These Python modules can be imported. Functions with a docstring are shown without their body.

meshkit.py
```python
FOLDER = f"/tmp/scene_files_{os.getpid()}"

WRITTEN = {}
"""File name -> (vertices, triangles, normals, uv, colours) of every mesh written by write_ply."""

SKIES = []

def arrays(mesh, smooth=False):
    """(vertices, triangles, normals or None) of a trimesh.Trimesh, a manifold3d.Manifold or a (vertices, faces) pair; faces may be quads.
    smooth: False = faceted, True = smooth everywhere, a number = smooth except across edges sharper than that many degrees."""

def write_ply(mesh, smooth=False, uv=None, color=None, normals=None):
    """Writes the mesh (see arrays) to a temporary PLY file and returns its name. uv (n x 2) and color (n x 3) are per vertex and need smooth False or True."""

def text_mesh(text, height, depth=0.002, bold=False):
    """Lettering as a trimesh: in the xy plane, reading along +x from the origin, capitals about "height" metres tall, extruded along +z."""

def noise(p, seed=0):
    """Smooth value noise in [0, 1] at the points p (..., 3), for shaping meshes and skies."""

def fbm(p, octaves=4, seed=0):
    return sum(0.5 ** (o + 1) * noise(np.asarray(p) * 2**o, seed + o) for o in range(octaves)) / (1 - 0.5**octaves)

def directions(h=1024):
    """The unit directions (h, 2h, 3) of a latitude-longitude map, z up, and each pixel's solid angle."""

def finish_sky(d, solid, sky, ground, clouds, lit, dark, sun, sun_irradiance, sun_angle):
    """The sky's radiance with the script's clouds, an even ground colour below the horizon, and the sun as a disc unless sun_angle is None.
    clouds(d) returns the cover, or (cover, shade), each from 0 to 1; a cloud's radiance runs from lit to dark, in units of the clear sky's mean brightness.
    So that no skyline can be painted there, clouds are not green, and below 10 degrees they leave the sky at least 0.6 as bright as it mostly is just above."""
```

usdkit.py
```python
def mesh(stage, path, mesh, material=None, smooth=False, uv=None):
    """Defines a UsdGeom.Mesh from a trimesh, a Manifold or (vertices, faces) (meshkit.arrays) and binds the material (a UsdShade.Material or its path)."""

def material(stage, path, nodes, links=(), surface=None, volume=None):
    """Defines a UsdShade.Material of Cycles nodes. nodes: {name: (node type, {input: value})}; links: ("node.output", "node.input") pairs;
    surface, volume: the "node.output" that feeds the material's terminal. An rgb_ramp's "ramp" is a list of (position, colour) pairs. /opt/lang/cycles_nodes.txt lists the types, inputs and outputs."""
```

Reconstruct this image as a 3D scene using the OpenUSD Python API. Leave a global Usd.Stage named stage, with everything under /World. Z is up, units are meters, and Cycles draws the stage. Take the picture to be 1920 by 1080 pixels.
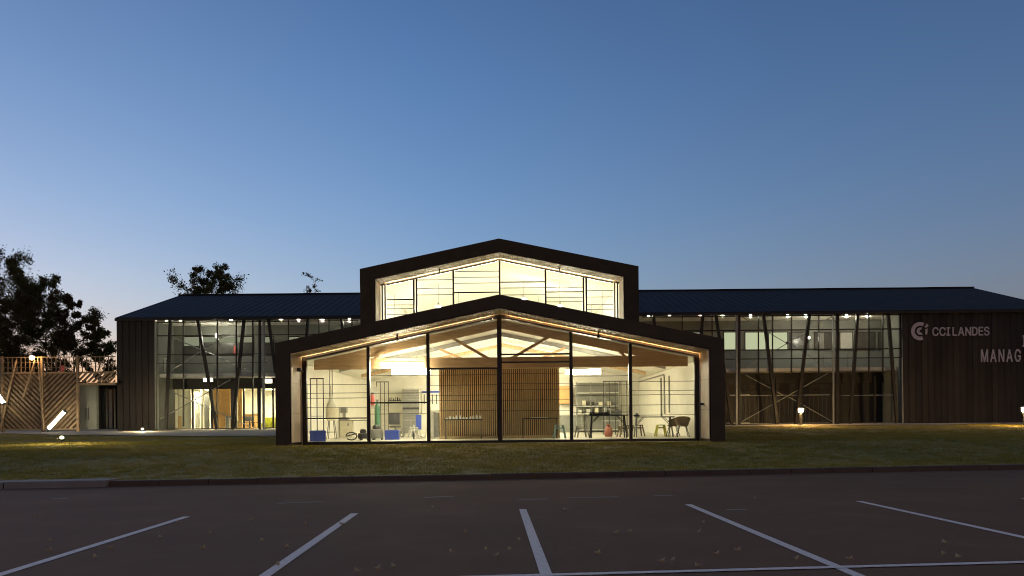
import math, random
import numpy as np, trimesh
from pxr import Usd, UsdGeom, UsdLux, UsdShade, Gf, Sdf, Vt
import usdkit, meshkit

stage = Usd.Stage.CreateInMemory()
UsdGeom.SetStageUpAxis(stage, 'Z')
UsdGeom.SetStageMetersPerUnit(stage, 1.0)
UsdGeom.Xform.Define(stage, '/World')
UsdGeom.Scope.Define(stage, '/World/Looks')

# ------------------------------------------------------------------ camera, sky, sun
F, PX, PY, CH, ROLL = 1590.0, 960.0, 785.5, 1.34, math.radians(0.55)
cam = UsdGeom.Camera.Define(stage, '/World/camera')
cam.CreateHorizontalApertureAttr(36.0)
cam.CreateFocalLengthAttr(36.0 * F / 1920)
cam.CreateVerticalApertureOffsetAttr(36.0 * (PY - 540) / 1920)
cam.CreateFStopAttr(0.0)
cam.CreateExposureAttr(0.0)
c_, s_ = math.cos(ROLL), math.sin(ROLL)
cam.AddTransformOp().Set(Gf.Matrix4d(c_, 0, -s_, 0, s_, 0, c_, 0, 0, -1, 0, 0, 0, 0, CH, 1))

SUN_EL, SUN_AZ, SKY = -1.5, -54.0, 1.6
usdkit.material(stage, '/World/Looks/dusk_sky', {
    's': ('sky_texture', {'sky_type': 'single_scattering', 'sun_disc': False, 'sun_elevation': math.radians(SUN_EL), 'sun_rotation': math.radians(SUN_AZ),
                          'air_density': 0.8, 'aerosol_density': 1.0, 'ozone_density': 2.6}),
    'h': ('hsv', {'saturation': 0.93}), 'g': ('texture_coordinate', {}), 'x': ('separate_xyz', {}),
    'r': ('rgb_ramp', {'ramp': [(0, (1.16, .90, .82)), (.08, (1.12, .90, .82)), (.15, (1.09, .97, .84)), (.24, (.93, .96, .87)), (.36, (.77, .90, .86)), (.46, (.68, .82, .81)), (1, (.68, .82, .81))]}),
    'm': ('mix_color', {'blend_type': 'multiply', 'fac': 1.0}),
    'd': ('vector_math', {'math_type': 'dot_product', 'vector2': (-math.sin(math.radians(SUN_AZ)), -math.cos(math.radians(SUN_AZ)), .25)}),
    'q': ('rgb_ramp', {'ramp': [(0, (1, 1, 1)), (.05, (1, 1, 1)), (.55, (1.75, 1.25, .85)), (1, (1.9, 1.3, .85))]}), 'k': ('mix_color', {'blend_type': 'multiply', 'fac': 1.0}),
    'e': ('vector_math', {'math_type': 'dot_product', 'vector2': (math.sin(math.radians(SUN_AZ)), math.cos(math.radians(SUN_AZ)), 0)}),
    'w': ('rgb_ramp', {'ramp': [(0, (1, 1, 1)), (.62, (1, 1, 1)), (.95, (1.28, 1.0, .86)), (1, (1.3, 1.0, .85))]}), 'u': ('mix_color', {'blend_type': 'multiply', 'fac': 1.0}),   # ramp q: warm tint added to the unseen rear sky, to warm the ground
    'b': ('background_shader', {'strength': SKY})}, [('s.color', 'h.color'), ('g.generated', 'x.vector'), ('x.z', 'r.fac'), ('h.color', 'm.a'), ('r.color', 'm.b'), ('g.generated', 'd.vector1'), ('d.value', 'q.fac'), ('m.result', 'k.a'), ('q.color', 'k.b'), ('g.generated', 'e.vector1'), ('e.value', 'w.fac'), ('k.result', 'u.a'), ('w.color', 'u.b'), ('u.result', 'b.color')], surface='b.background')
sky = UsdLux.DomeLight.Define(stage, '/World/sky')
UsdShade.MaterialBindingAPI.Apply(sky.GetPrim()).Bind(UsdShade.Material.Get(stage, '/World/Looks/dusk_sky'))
sky.GetPrim().SetCustomDataByKey('kind', 'structure')
sun = UsdLux.DistantLight.Define(stage, '/World/sun')      # the sun has just set: next to nothing left of it
sun.CreateIntensityAttr(0.02); sun.CreateAngleAttr(2.0); sun.CreateNormalizeAttr(True); sun.CreateColorAttr(Gf.Vec3f(1, .8, .6))
sun.AddRotateZOp().Set(-SUN_AZ); sun.AddRotateXOp().Set(90 - SUN_EL + 180 - 180)

# lamp strengths (radiance)
HALL, UPPER, LOBBY, GALLERY, BOLLARD, SPOT, TUBE = 118.0, 780.0, 250.0, 260.0, 760.0, 4200.0, 30.0
WARM = (1.0, .90, .66)

# ------------------------------------------------------------------ materials
def mat(name, col, rough=.6, var=.15, scale=4., metal=0., bump=0., bscale=60., stretch=(1, 1, 1), col2=None, spec=.5):
    c = np.array(col, float)
    lo, hi = c * (1 - var), np.array(col2, float) if col2 is not None else c * (1 + var)
    n = {'g': ('texture_coordinate', {}), 'm': ('mapping', {'scale': stretch}), 'n': ('noise_texture', {'scale': scale, 'detail': 5, 'roughness': .6}),
         'r': ('rgb_ramp', {'ramp': [(.32, tuple(lo)), (.68, tuple(np.clip(hi, 0, 1)))]}), 'p': ('principled_bsdf', {'roughness': rough, 'metallic': metal, 'specular_ior_level': spec})}
    l = [('g.object', 'm.vector'), ('m.vector', 'n.vector'), ('n.fac', 'r.fac'), ('r.color', 'p.base_color')]
    if bump:
        n['bn'] = ('noise_texture', {'scale': bscale, 'detail': 4, 'roughness': .7}); n['b'] = ('bump', {'strength': bump, 'distance': .02})
        l += [('m.vector', 'bn.vector'), ('bn.fac', 'b.height'), ('b.normal', 'p.normal')]
    return usdkit.material(stage, '/World/Looks/' + name, n, l, surface='p.BSDF')

def emit(name, col, strength):
    return usdkit.material(stage, '/World/Looks/' + name, {'e': ('emission', {'color': col, 'strength': strength})}, surface='e.emission')

def pane_mat(name, tint=(.97, .98, .95), ior=1.45):
    return usdkit.material(stage, '/World/Looks/' + name, {'f': ('fresnel', {'IOR': ior}), 't': ('transparent_bsdf', {'color': tint}), 'g': ('glossy_bsdf', {'roughness': .02, 'color': (.9, .9, .9)}),
                           'x': ('mix_closure', {})}, [('f.fac', 'x.fac'), ('t.BSDF', 'x.closure1'), ('g.BSDF', 'x.closure2')], surface='x.closure')

M = {}
M['cladding'] = mat('dark_cladding', (.033, .027, .025), .65, .18, 1.2, stretch=(1, 1, .3), bump=.05, bscale=25, spec=.12)
M['cladding_b'] = mat('dark_cladding_worn', (.038, .031, .028), .65, .2, 1.2, stretch=(1, 1, .3), bump=.05, bscale=25, spec=.12)
M['cladding_c'] = mat('dark_cladding_dusty', (.028, .023, .022), .65, .2, 1.2, stretch=(1, 1, .3), bump=.05, bscale=25, spec=.12)
M['frame_cladding'] = mat('frame_cladding', (.072, .047, .028), .7, .15, 1.5, bump=.05, bscale=25, spec=.1)
M['roofing'] = mat('slate_grey_roofing', (.030, .022, .018), .65, .2, .8, spec=.15)
M['steel'] = mat('dark_steel', (.024, .019, .015), .5, .15, 6, spec=.25)
M['frame'] = mat('bronze_frame', (.030, .022, .016), .4, .15, 8)
M['galv'] = mat('galvanised_steel', (.36, .36, .34), .35, .15, 12, metal=.6)
M['white'] = mat('white_plaster', (.74, .72, .64), .8, .04, 2, bump=.03)
M['ceiling'] = mat('white_ceiling', (.78, .76, .68), .8, .03, 1.5)
M['floor'] = mat('pale_screed', (.50, .48, .40), .35, .12, 1.2)
M['concrete'] = mat('grey_concrete', (.30, .285, .26), .85, .2, 3, bump=.2)
M['grey_wall'] = mat('grey_panel', (.20, .205, .18), .7, .08, 2)
M['dark_wall'] = mat('dark_panel', (.013, .012, .012), .6, .15, 2)
M['slab'] = mat('slab_edge', (.42, .41, .37), .7, .1, 4)
for i, c in enumerate([(.58, .41, .23), (.64, .48, .29), (.52, .35, .19), (.68, .53, .34)]):
    M['plank%d' % i] = mat('pine_plank_%s' % ('honey', 'pale', 'amber', 'straw')[i], c, .6, .25, 3, stretch=(6, .6, 6))
M['beam'] = mat('glulam', (.40, .26, .13), .6, .2, 3, stretch=(.5, 6, 6))
M['ply'] = mat('plywood', (.55, .40, .23), .55, .15, 2.5, stretch=(1, 1, .4))
M['slat'] = mat('slat_oak', (.46, .34, .18), .6, .25, 3, stretch=(5, 5, .5))
M['slat_back'] = mat('slat_backing', (.10, .065, .035), .8, .2, 3)
M['fence_slat'] = mat('larch_slat', (.15, .098, .062), .7, .3, 3)
M['fence_post'] = mat('larch_post', (.22, .145, .085), .7, .25, 3)
M['orange'] = mat('orange_plywood', (.62, .36, .14), .6, .12, 2)
M['blue'] = mat('blue_plastic', (.05, .09, .42), .4, .1, 5)
M['red'] = mat('red_paint', (.5, .10, .08), .35, .1, 5)
M['pink'] = mat('pink_sack', (.45, .17, .13), .7, .15, 5)
M['green'] = mat('green_paint', (.07, .17, .10), .4, .1, 5)
M['teal'] = mat('teal_paint', (.16, .30, .30), .4, .1, 5)
M['lime'] = mat('lime_plastic', (.45, .45, .04), .45, .1, 5)
M['dgrey'] = mat('charcoal_plastic', (.05, .05, .05), .5, .15, 6)
M['window_dark'] = mat('dim_window', (.085, .083, .072), .3, .2, 3)
M['mgrey'] = mat('mid_grey_paint', (.24, .24, .22), .45, .12, 6)
M['lgrey'] = mat('light_grey_paint', (.52, .52, .46), .5, .08, 6)
M['cream'] = mat('cream_paint', (.62, .58, .44), .55, .08, 5)
M['brownseat'] = mat('brown_shell', (.17, .12, .07), .5, .15, 6)
M['chrome'] = mat('chrome_steel', (.55, .55, .52), .25, .05, 5, metal=1)
M['glassware'] = mat('pale_glassware', (.62, .64, .60), .2, .1, 9)
M['bark'] = mat('bark', (.06, .048, .036), .9, .35, 5, bump=.5, bscale=20, stretch=(1, 1, .25))
def leaf_mat(name, lo, hi):
    return usdkit.material(stage, '/World/Looks/' + name, {'g': ('geometry', {}), 'n': ('noise_texture', {'scale': .8, 'detail': 4}), 'r': ('rgb_ramp', {'ramp': [(.35, lo), (.65, hi)]}), 'd': ('diffuse_bsdf', {}), 't': ('translucent_bsdf', {}), 'x': ('mix_closure', {'fac': .45})},
        [('g.position', 'n.vector'), ('n.fac', 'r.fac'), ('r.color', 'd.color'), ('r.color', 't.color'), ('d.BSDF', 'x.closure1'), ('t.BSDF', 'x.closure2')], surface='x.closure')
M['leaf'] = leaf_mat('dark_foliage', (.06, .065, .022), (.12, .10, .04))
M['leaf_b'] = leaf_mat('brown_foliage', (.075, .06, .03), (.13, .10, .05))
M['dead_leaf'] = mat('dead_leaf', (.52, .39, .22), .8, .35, 9)
M['letter'] = mat('sign_lettering', (.36, .31, .35), .5, .05, 4)
M['pane'] = pane_mat('window_pane')
M['pane_dim'] = pane_mat('tinted_pane', (.80, .82, .76))
M['hall_tube'] = emit('hall_tube', WARM, HALL)
M['pendant'] = emit('pendant_glow', (1, .94, .75), UPPER)
M['wall_lamp'] = emit('wall_lamp_glow', (1, .93, .68), 15)
M['strip'] = emit('strip_glow', (1, .80, .50), 34)
M['strip_orange'] = emit('strip_glow_orange', (1, .62, .30), 44)
M['added_strip_upper'] = emit('added_strip_glow_upper', (1, .85, .56), 90)
M['lobby_lamp'] = emit('lobby_glow', (1, .9, .58), LOBBY)
M['gallery_lamp'] = emit('gallery_glow', (1, .96, .76), GALLERY)
M['bollard_glow'] = emit('bollard_glow', (1, .66, .26), BOLLARD)
M['spot_glow'] = emit('spot_glow', (1, .88, .52), SPOT)
M['lantern_glow'] = emit('lantern_glow', (1, .60, .24), 130)
M['tube_glow'] = emit('tube_glow', (1, .90, .55), TUBE)
M['lit_blind'] = emit('lit_blind', (.80, .86, .52), .62)
M['lit_blind_dim'] = emit('lit_blind_dim', (.75, .80, .52), .30)

def ground_mat(name, ramp, s1, s2, rough, bump, spec=.3, stain=None):
    n = {'g': ('geometry', {}), 'n1': ('noise_texture', {'scale': s1, 'detail': 6, 'roughness': .65}), 'n2': ('noise_texture', {'scale': s2, 'detail': 3, 'roughness': .7}),
         'a': ('mix_float', {'fac': .45}), 'r': ('rgb_ramp', {'ramp': ramp}), 'b': ('bump', {'strength': bump, 'distance': .01}), 'p': ('principled_bsdf', {'roughness': rough, 'specular_ior_level': spec})}
    l = [('g.position', 'n1.vector'), ('g.position', 'n2.vector'), ('n1.fac', 'a.a'), ('n2.fac', 'a.b'), ('a.result', 'r.fac'), ('r.color', 'p.base_color'), ('n2.fac', 'b.height'), ('b.normal', 'p.normal')]
    return usdkit.material(stage, '/World/Looks/' + name, n, l, surface='p.BSDF')
M['asphalt'] = ground_mat('asphalt', [(.26, (.075, .036, .018)), (.40, (.135, .067, .034)), (.5, (.142, .070, .037)), (.60, (.175, .087, .047)), (.76, (.28, .145, .085))], .55, 60, .9, .5, .12)
M['soil'] = ground_mat('lawn_soil', [(.3, (.18, .15, .034)), (.5, (.27, .20, .052)), (.7, (.34, .23, .075))], .30, 9, .95, .6)
M['paving'] = ground_mat('paving', [(.3, (.34, .27, .19)), (.7, (.45, .36, .26))], .5, 20, .85, .2)
M['kerb_dark'] = ground_mat('kerb_dark', [(.3, (.075, .045, .03)), (.7, (.12, .075, .05))], 1.5, 25, .9, .4)
M['kerb_light'] = ground_mat('kerb_light', [(.3, (.19, .15, .125)), (.7, (.27, .215, .18))], 1.5, 25, .9, .3)
n = {'g': ('geometry', {}), 'n': ('noise_texture', {'scale': 20, 'detail': 8, 'roughness': .8}), 'r': ('rgb_ramp', {'ramp': [(.34, (.14, .09, .07)), (.43, (.58, .45, .38)), (.55, (.70, .56, .48)), (.7, (.76, .61, .52))]}), 'p': ('principled_bsdf', {'roughness': .7})}
M['paint'] = usdkit.material(stage, '/World/Looks/road_paint', n, [('g.position', 'n.vector'), ('n.fac', 'r.fac'), ('r.color', 'p.base_color')], surface='p.BSDF')
n = dict(n); n['r'] = ('rgb_ramp', {'ramp': [(.42, (.07, .05, .042)), (.62, (.30, .25, .23))]})
M['worn_paint'] = usdkit.material(stage, '/World/Looks/worn_road_paint', n, [('g.position', 'n.vector'), ('n.fac', 'r.fac'), ('r.color', 'p.base_color')], surface='p.BSDF')
n = {'o': ('object_info', {}), 'g': ('geometry', {}), 'n': ('noise_texture', {'scale': .30, 'detail': 5, 'roughness': .65}), 'a': ('mix_float', {'fac': .3}),
     'r': ('rgb_ramp', {'ramp': [(.25, (.16, .16, .026)), (.5, (.30, .235, .05)), (.75, (.42, .29, .09))]}),
     'd': ('diffuse_bsdf', {}), 't': ('translucent_bsdf', {}), 'x': ('mix_closure', {'fac': .45})}
M['blade'] = usdkit.material(stage, '/World/Looks/grass_blade', n, [('g.position', 'n.vector'), ('n.fac', 'a.a'), ('o.random', 'a.b'), ('a.result', 'r.fac'), ('r.color', 'd.color'), ('r.color', 't.color'),
                             ('d.BSDF', 'x.closure1'), ('t.BSDF', 'x.closure2')], surface='x.closure')

# ------------------------------------------------------------------ helpers
def W(px, py, D):
    """The point at depth D that the photograph shows at this pixel."""
    dx, dy = px - PX, PY - py
    return np.array([D * (dx * c_ + dy * s_) / F, D, CH + D * (-dx * s_ + dy * c_) / F])

def G(px, py, z=0.0):
    """The point at height z that the photograph shows at this pixel."""
    dx, dy = px - PX, PY - py
    return W(px, py, (z - CH) * F / (-dx * s_ + dy * c_))

def X(px, D, py=790):
    return W(px, py, D)[0]

def Z(px, py, D):
    return W(px, py, D)[2]

class MB:
    def __init__(self): self.v, self.f, self.n = [], [], 0
    def add(self, v, f):
        self.v.append(np.asarray(v, float)); self.f.append(np.asarray(f, int) + self.n); self.n += len(v); return self
    def tm(self, m): return self.add(m.vertices, m.faces)
    def box(self, x0, x1, y0, y1, z0, z1):
        v = [(x, y, z) for x in (x0, x1) for y in (y0, y1) for z in (z0, z1)]
        return self.add(v, BOXF)
    def beam(self, p, q, w, h, up=(0, 0, 1)):
        p, q = np.array(p, float), np.array(q, float); d = (q - p) / np.linalg.norm(q - p)
        up = np.array(up, float)
        if abs(d @ up) > .98: up = np.array([0, 1., 0])
        a = np.cross(d, up); a /= np.linalg.norm(a); b = np.cross(a, d)
        v = [e + a * w / 2 * i + b * h / 2 * j for e in (p, q) for i in (-1, 1) for j in (-1, 1)]
        return self.add(v, BOXF)
    def rod(self, p, q, r, r2=None, n=8):
        p, q = np.array(p, float), np.array(q, float); d = (q - p) / np.linalg.norm(q - p); r2 = r if r2 is None else r2
        up = np.array([0, 0, 1.]) if abs(d[2]) < .95 else np.array([1., 0, 0])
        a = np.cross(d, up); a /= np.linalg.norm(a); b = np.cross(a, d)
        t = np.arange(n) * 2 * math.pi / n; ring = np.cos(t)[:, None] * a + np.sin(t)[:, None] * b
        v = np.vstack([p + ring * r, q + ring * r2, [p], [q]]); f = []
        for i in range(n):
            j = (i + 1) % n; f += [(i, j, n + j), (i, n + j, n + i), (2 * n, j, i), (2 * n + 1, n + i, n + j)]
        return self.add(v, f)
    def path(self, pts, r, n=8):
        for a, b in zip(pts[:-1], pts[1:]): self.rod(a, b, r, n=n)
        return self
    def lathe(self, prof, c=(0, 0, 0), n=20):
        k = len(prof); t = np.arange(n) * 2 * math.pi / n
        v = np.array([(c[0] + r * math.cos(a), c[1] + r * math.sin(a), c[2] + z) for a in t for r, z in prof]); f = []
        for i in range(n):
            for j in range(k - 1):
                a, b, cc, d = i * k + j, ((i + 1) % n) * k + j, ((i + 1) % n) * k + j + 1, i * k + j + 1
                f += [(a, b, cc), (a, cc, d)]
        return self.add(v, f)
    def prism(self, poly, y0, y1):
        """A polygon in x, z (convex or a strip of quads is up to the caller) drawn out along y."""
        from shapely.geometry import Polygon
        m = trimesh.creation.extrude_polygon(Polygon(poly), y1 - y0, engine='earcut')
        v = m.vertices; return self.add(np.c_[v[:, 0], y1 - v[:, 2], v[:, 1]], m.faces)
BOXF = [(0, 1, 3), (0, 3, 2), (4, 6, 7), (4, 7, 5), (0, 4, 5), (0, 5, 1), (2, 3, 7), (2, 7, 6), (0, 2, 6), (0, 6, 4), (1, 5, 7), (1, 7, 3)]

used = {}
def numbered(path):
    k = used.get(path, -1) + 1; used[path] = k
    return path if k == 0 else '%s_%03d' % (path, k)

def put(prim, label=None, cat=None, group=None, kind=None):
    for k, v in (('label', label), ('category', cat), ('group', group), ('kind', kind)):
        if v: prim.SetCustomDataByKey(k, v)
    return prim

def thing(name, label, cat, group=None, loc=None, rz=0., kind=None):
    x = UsdGeom.Xform.Define(stage, numbered('/World/' + name))
    if loc is not None: x.AddTranslateOp().Set(Gf.Vec3d(*map(float, loc)))
    if rz: x.AddRotateZOp().Set(float(rz))
    return put(x.GetPrim(), label, cat, group, kind)

def part(parent, name, mb, m, smooth=False, label=None, kind=None):
    base = '/World' if parent is None else str(parent.GetPath())
    mesh = (np.vstack(mb.v), np.vstack(mb.f)) if isinstance(mb, MB) else mb
    o = usdkit.mesh(stage, numbered(base + '/' + name), trimesh.Trimesh(*mesh, process=False) if isinstance(mesh, tuple) else mesh, M[m] if isinstance(m, str) else m, smooth=smooth).GetPrim()
    return put(o, label, None, None, kind)

def bx(*a): return MB().box(*a)
ORD = 'first second third fourth fifth sixth seventh eighth ninth tenth eleventh'.split()

def copy(src, loc, rz=0., label=None, group=None):
    was = src.GetCustomData()
    o = thing(src.GetName().rstrip('0123456789').rstrip('_'), label or was['label'], was['category'], group or was.get('group'), loc, rz)
    o.GetReferences().AddInternalReference(src.GetPath())
    o.SetInstanceable(True)
    return o

def smoothstep(a, b, x):
    t = np.clip((np.asarray(x, float) - a) / (b - a), 0, 1); return t * t * (3 - 2 * t)

# ------------------------------------------------------------------ ground
KA, KB = G(0, 916), G(1920, 880)
KS = (KB[1] - KA[1]) / (KB[0] - KA[0])
def kerb_y(x): return KA[1] + (np.asarray(x) - KA[0]) * KS
def gz(x, y):
    x, y = np.asarray(x, float), np.asarray(y, float)
    k = y - kerb_y(x)
    z = .11 + .40 * smoothstep(0, 7.5, k)
    out = smoothstep(8.6, 12, np.abs(x + .4))
    z = z + .25 * smoothstep(36, 55, y) * out
    return z + (meshkit.noise(np.stack([x * .35, y * .35, 0 * x], -1)) - .5) * .07 * smoothstep(.4, 2, k)

cp = thing('car_park', 'brown-grey asphalt car park with white bay lines', None, kind='structure')
cp.ClearCustomDataByKey('label')
xs = np.array([-400, -60, -30, 30, 60, 400.]); top = kerb_y(np.clip(xs, -60, 60)) + .02
part(cp, 'asphalt_surface', MB().add([(x, y, 0) for x, t in zip(xs, top) for y in (-300, t)], [f for i in range(5) for f in ((2 * i, 2 * i + 2, 2 * i + 3), (2 * i, 2 * i + 3, 2 * i + 1))]), 'asphalt')
# the lawn and all the ground behind it
gx = np.unique(np.r_[-600, -300, -150, -90, np.arange(-60, 60.1, .8), 90, 150, 300, 600])
gt = np.unique(np.r_[np.arange(0, 40.1, .6), 45, 60, 90, 150, 300, 900])
A, T = np.meshgrid(gx, gt, indexing='ij')
Y = kerb_y(np.clip(A, -60, 60)) + .16 + T
nx, ny = A.shape
q = [(i * ny + j, (i + 1) * ny + j, (i + 1) * ny + j + 1, i * ny + j + 1) for i in range(nx - 1) for j in range(ny - 1)]
q = np.array(q)
lawn = part(None, 'lawn', (np.c_[A.ravel(), Y.ravel(), gz(A, Y).ravel()], np.vstack([q[:, [0, 1, 2]], q[:, [0, 2, 3]]])), 'soil', smooth=True, kind='structure')

def strip(p, q, w, z):
    p, q = np.array(p[:2]), np.array(q[:2]); d = (q - p) / np.linalg.norm(q - p); a = np.array([-d[1], d[0]]) * w / 2
    return MB().add([(*(p - a), z), (*(q - a), z), (*(q + a), z), (*(p + a), z)], [(0, 1, 2), (0, 2, 3)])
bays = [((0, 1078), (350, 969)), ((497, 1080), (665, 963)), ((1025, 1080), (980, 955)), ((1605, 1078), (1290, 946)), ((1920, 1008), (1610, 940))]
for i, (a, b) in enumerate(bays):
    p, q_ = G(*a), G(*b); d = (p - q_) / np.linalg.norm(p - q_)
    part(cp, 'bay_line', strip(q_ + d * 6.4, q_, .105, .004), 'paint')
g2, g4 = G(1290, 946), G(1610, 940); st = g4 - g2; sl = G(350, 969) - st * 1.02
part(cp, 'bay_line', strip(sl + d * 6.4, sl, .105, .004), 'paint')
sr = g4 + st
part(cp, 'bay_line', strip(sr + (G(1920, 1008) - g4) / np.linalg.norm(G(1920, 1008) - g4) * 6.4, sr, .105, .004), 'paint')
p, q_ = G(1070, 1078), G(1920, 1055); d = (q_ - p) / np.linalg.norm(q_ - p)
part(cp, 'head_line', strip(p - d * 5, q_ + d * 5, .10, .008), 'paint', label='white line across the ends of the bays')
for a, b in (((970, 937), (1030, 936)), ((1067, 933.5), (1160, 932)), ((1225, 930), (1262, 929)), ((95, 936), (128, 935.5)), ((1362, 956), (1400, 956)), ((795, 933), (850, 931)), ((520, 944), (605, 941))):
    part(cp, 'worn_dash', strip(G(*a), G(*b), .10, .004), 'worn_paint', label='faded old road marking')
# patches of newer asphalt
# kerb
kb = thing('kerb', None, None, kind='structure')
rnd = random.Random(4)
def kerb_stone(x0, x1, h, w0, m, proud=0):
    y0, y1 = kerb_y(x0), kerb_y(x1); z = h + rnd.uniform(-.006, .006); o = rnd.uniform(-.008, .008) - proud
    c = .02
    prof = [(o, -.1), (o, z - c), (o + c, z), (w0, z), (w0, -.1)]
    v = [(x, y + a, b) for x, y in ((x0, y0), (x1, y1)) for a, b in prof]
    f = [(i, i + 5, i + 6) for i in range(4)] + [(i, i + 6, i + 1) for i in range(4)] + [(0, 1, 2), (0, 2, 3), (0, 3, 4), (5, 7, 6), (5, 8, 7), (5, 9, 8)]
    part(kb, 'kerb_stone', MB().add(v, f), m)
xk = float(G(170, 918)[0]); x = xk
while x < 40: kerb_stone(x, x + .985, .115, .18, 'kerb_dark'); x += 1.0
x = xk
while x > -40: kerb_stone(x - 1.985, x - .012, .135, .55, 'kerb_light', .12); x -= 2.0

def ground_sheet(name, poly, m, off=.02, step=1.0):
    """A paved strip that follows the ground: poly gives, for each x, the near and far y."""
    xs = np.array([p[0] for p in poly]); X_ = np.arange(xs[0], xs[-1] + .01, step)
    n0, n1 = np.interp(X_, xs, [p[1] for p in poly]), np.interp(X_, xs, [p[2] for p in poly]); k = 22
    v, f = [], []
    for a, b0, b1 in zip(X_, n0, n1):
        ys = np.linspace(b0, b1, k); v += [(a, y, float(gz(a, y)) + off) for y in ys]
    for i in range(len(X_) - 1):
        for j in range(k - 1):
            a, b = i * k + j, (i + 1) * k + j; f += [(a, b, b + 1), (a, b + 1, a + 1)]
    return part(None, name, (np.array(v), np.array(f)), m, smooth=True, kind='structure')
ground_sheet('pavement', [(-45, 50, 58.9), (-30, 50.5, 58.9), (-24, 46.5, 58.9), (-14, 42.5, 58.9), (-8.6, 42, 58.9)], 'paving', .035)
ground_sheet('path', [(8.4, 51, 58.9), (45, 51, 58.9)], 'paving', .035)

# ------------------------------------------------------------------ pavilion: the low glazed gable in front
rnd = random.Random(11)
D0, D1, DB = 28.0, 29.5, 46.0
XC = float(W(936, 552, D0)[0]); HW, HI = 7.42, 6.92
ZB, ZE, ZA, ZIE, ZIA = .45, 3.92, 5.455, 3.567, 5.01
FL = .60
pv = thing('glazed_pavilion', 'low gabled pavilion with dark frame and fully glazed lit front, before the taller gable', 'building')
def gable_frame(t, y0, y1, xc, hw, hi, zb, ze, za, zie, zia, m='frame_cladding'):
    for s in (-1, 1):
        part(t, 'frame_leg', MB().prism([(xc + s * hw, zb), (xc + s * hi, zb), (xc + s * hi, zie), (xc + s * hw, ze)], y0, y1), m)
        part(t, 'roof_slope', MB().prism([(xc + s * hw, ze), (xc + s * hi, zie), (xc, zia), (xc, za)], y0, y1), m)
gable_frame(pv, D0, D1 + .11, XC, HW, HI + .03, ZB, ZE, ZA, ZIE + .02, ZIA + .03)
HR = 7.28
def inner_z(dx, zie, zia, hi): return zia - (zia - zie) * abs(dx) / hi
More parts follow.
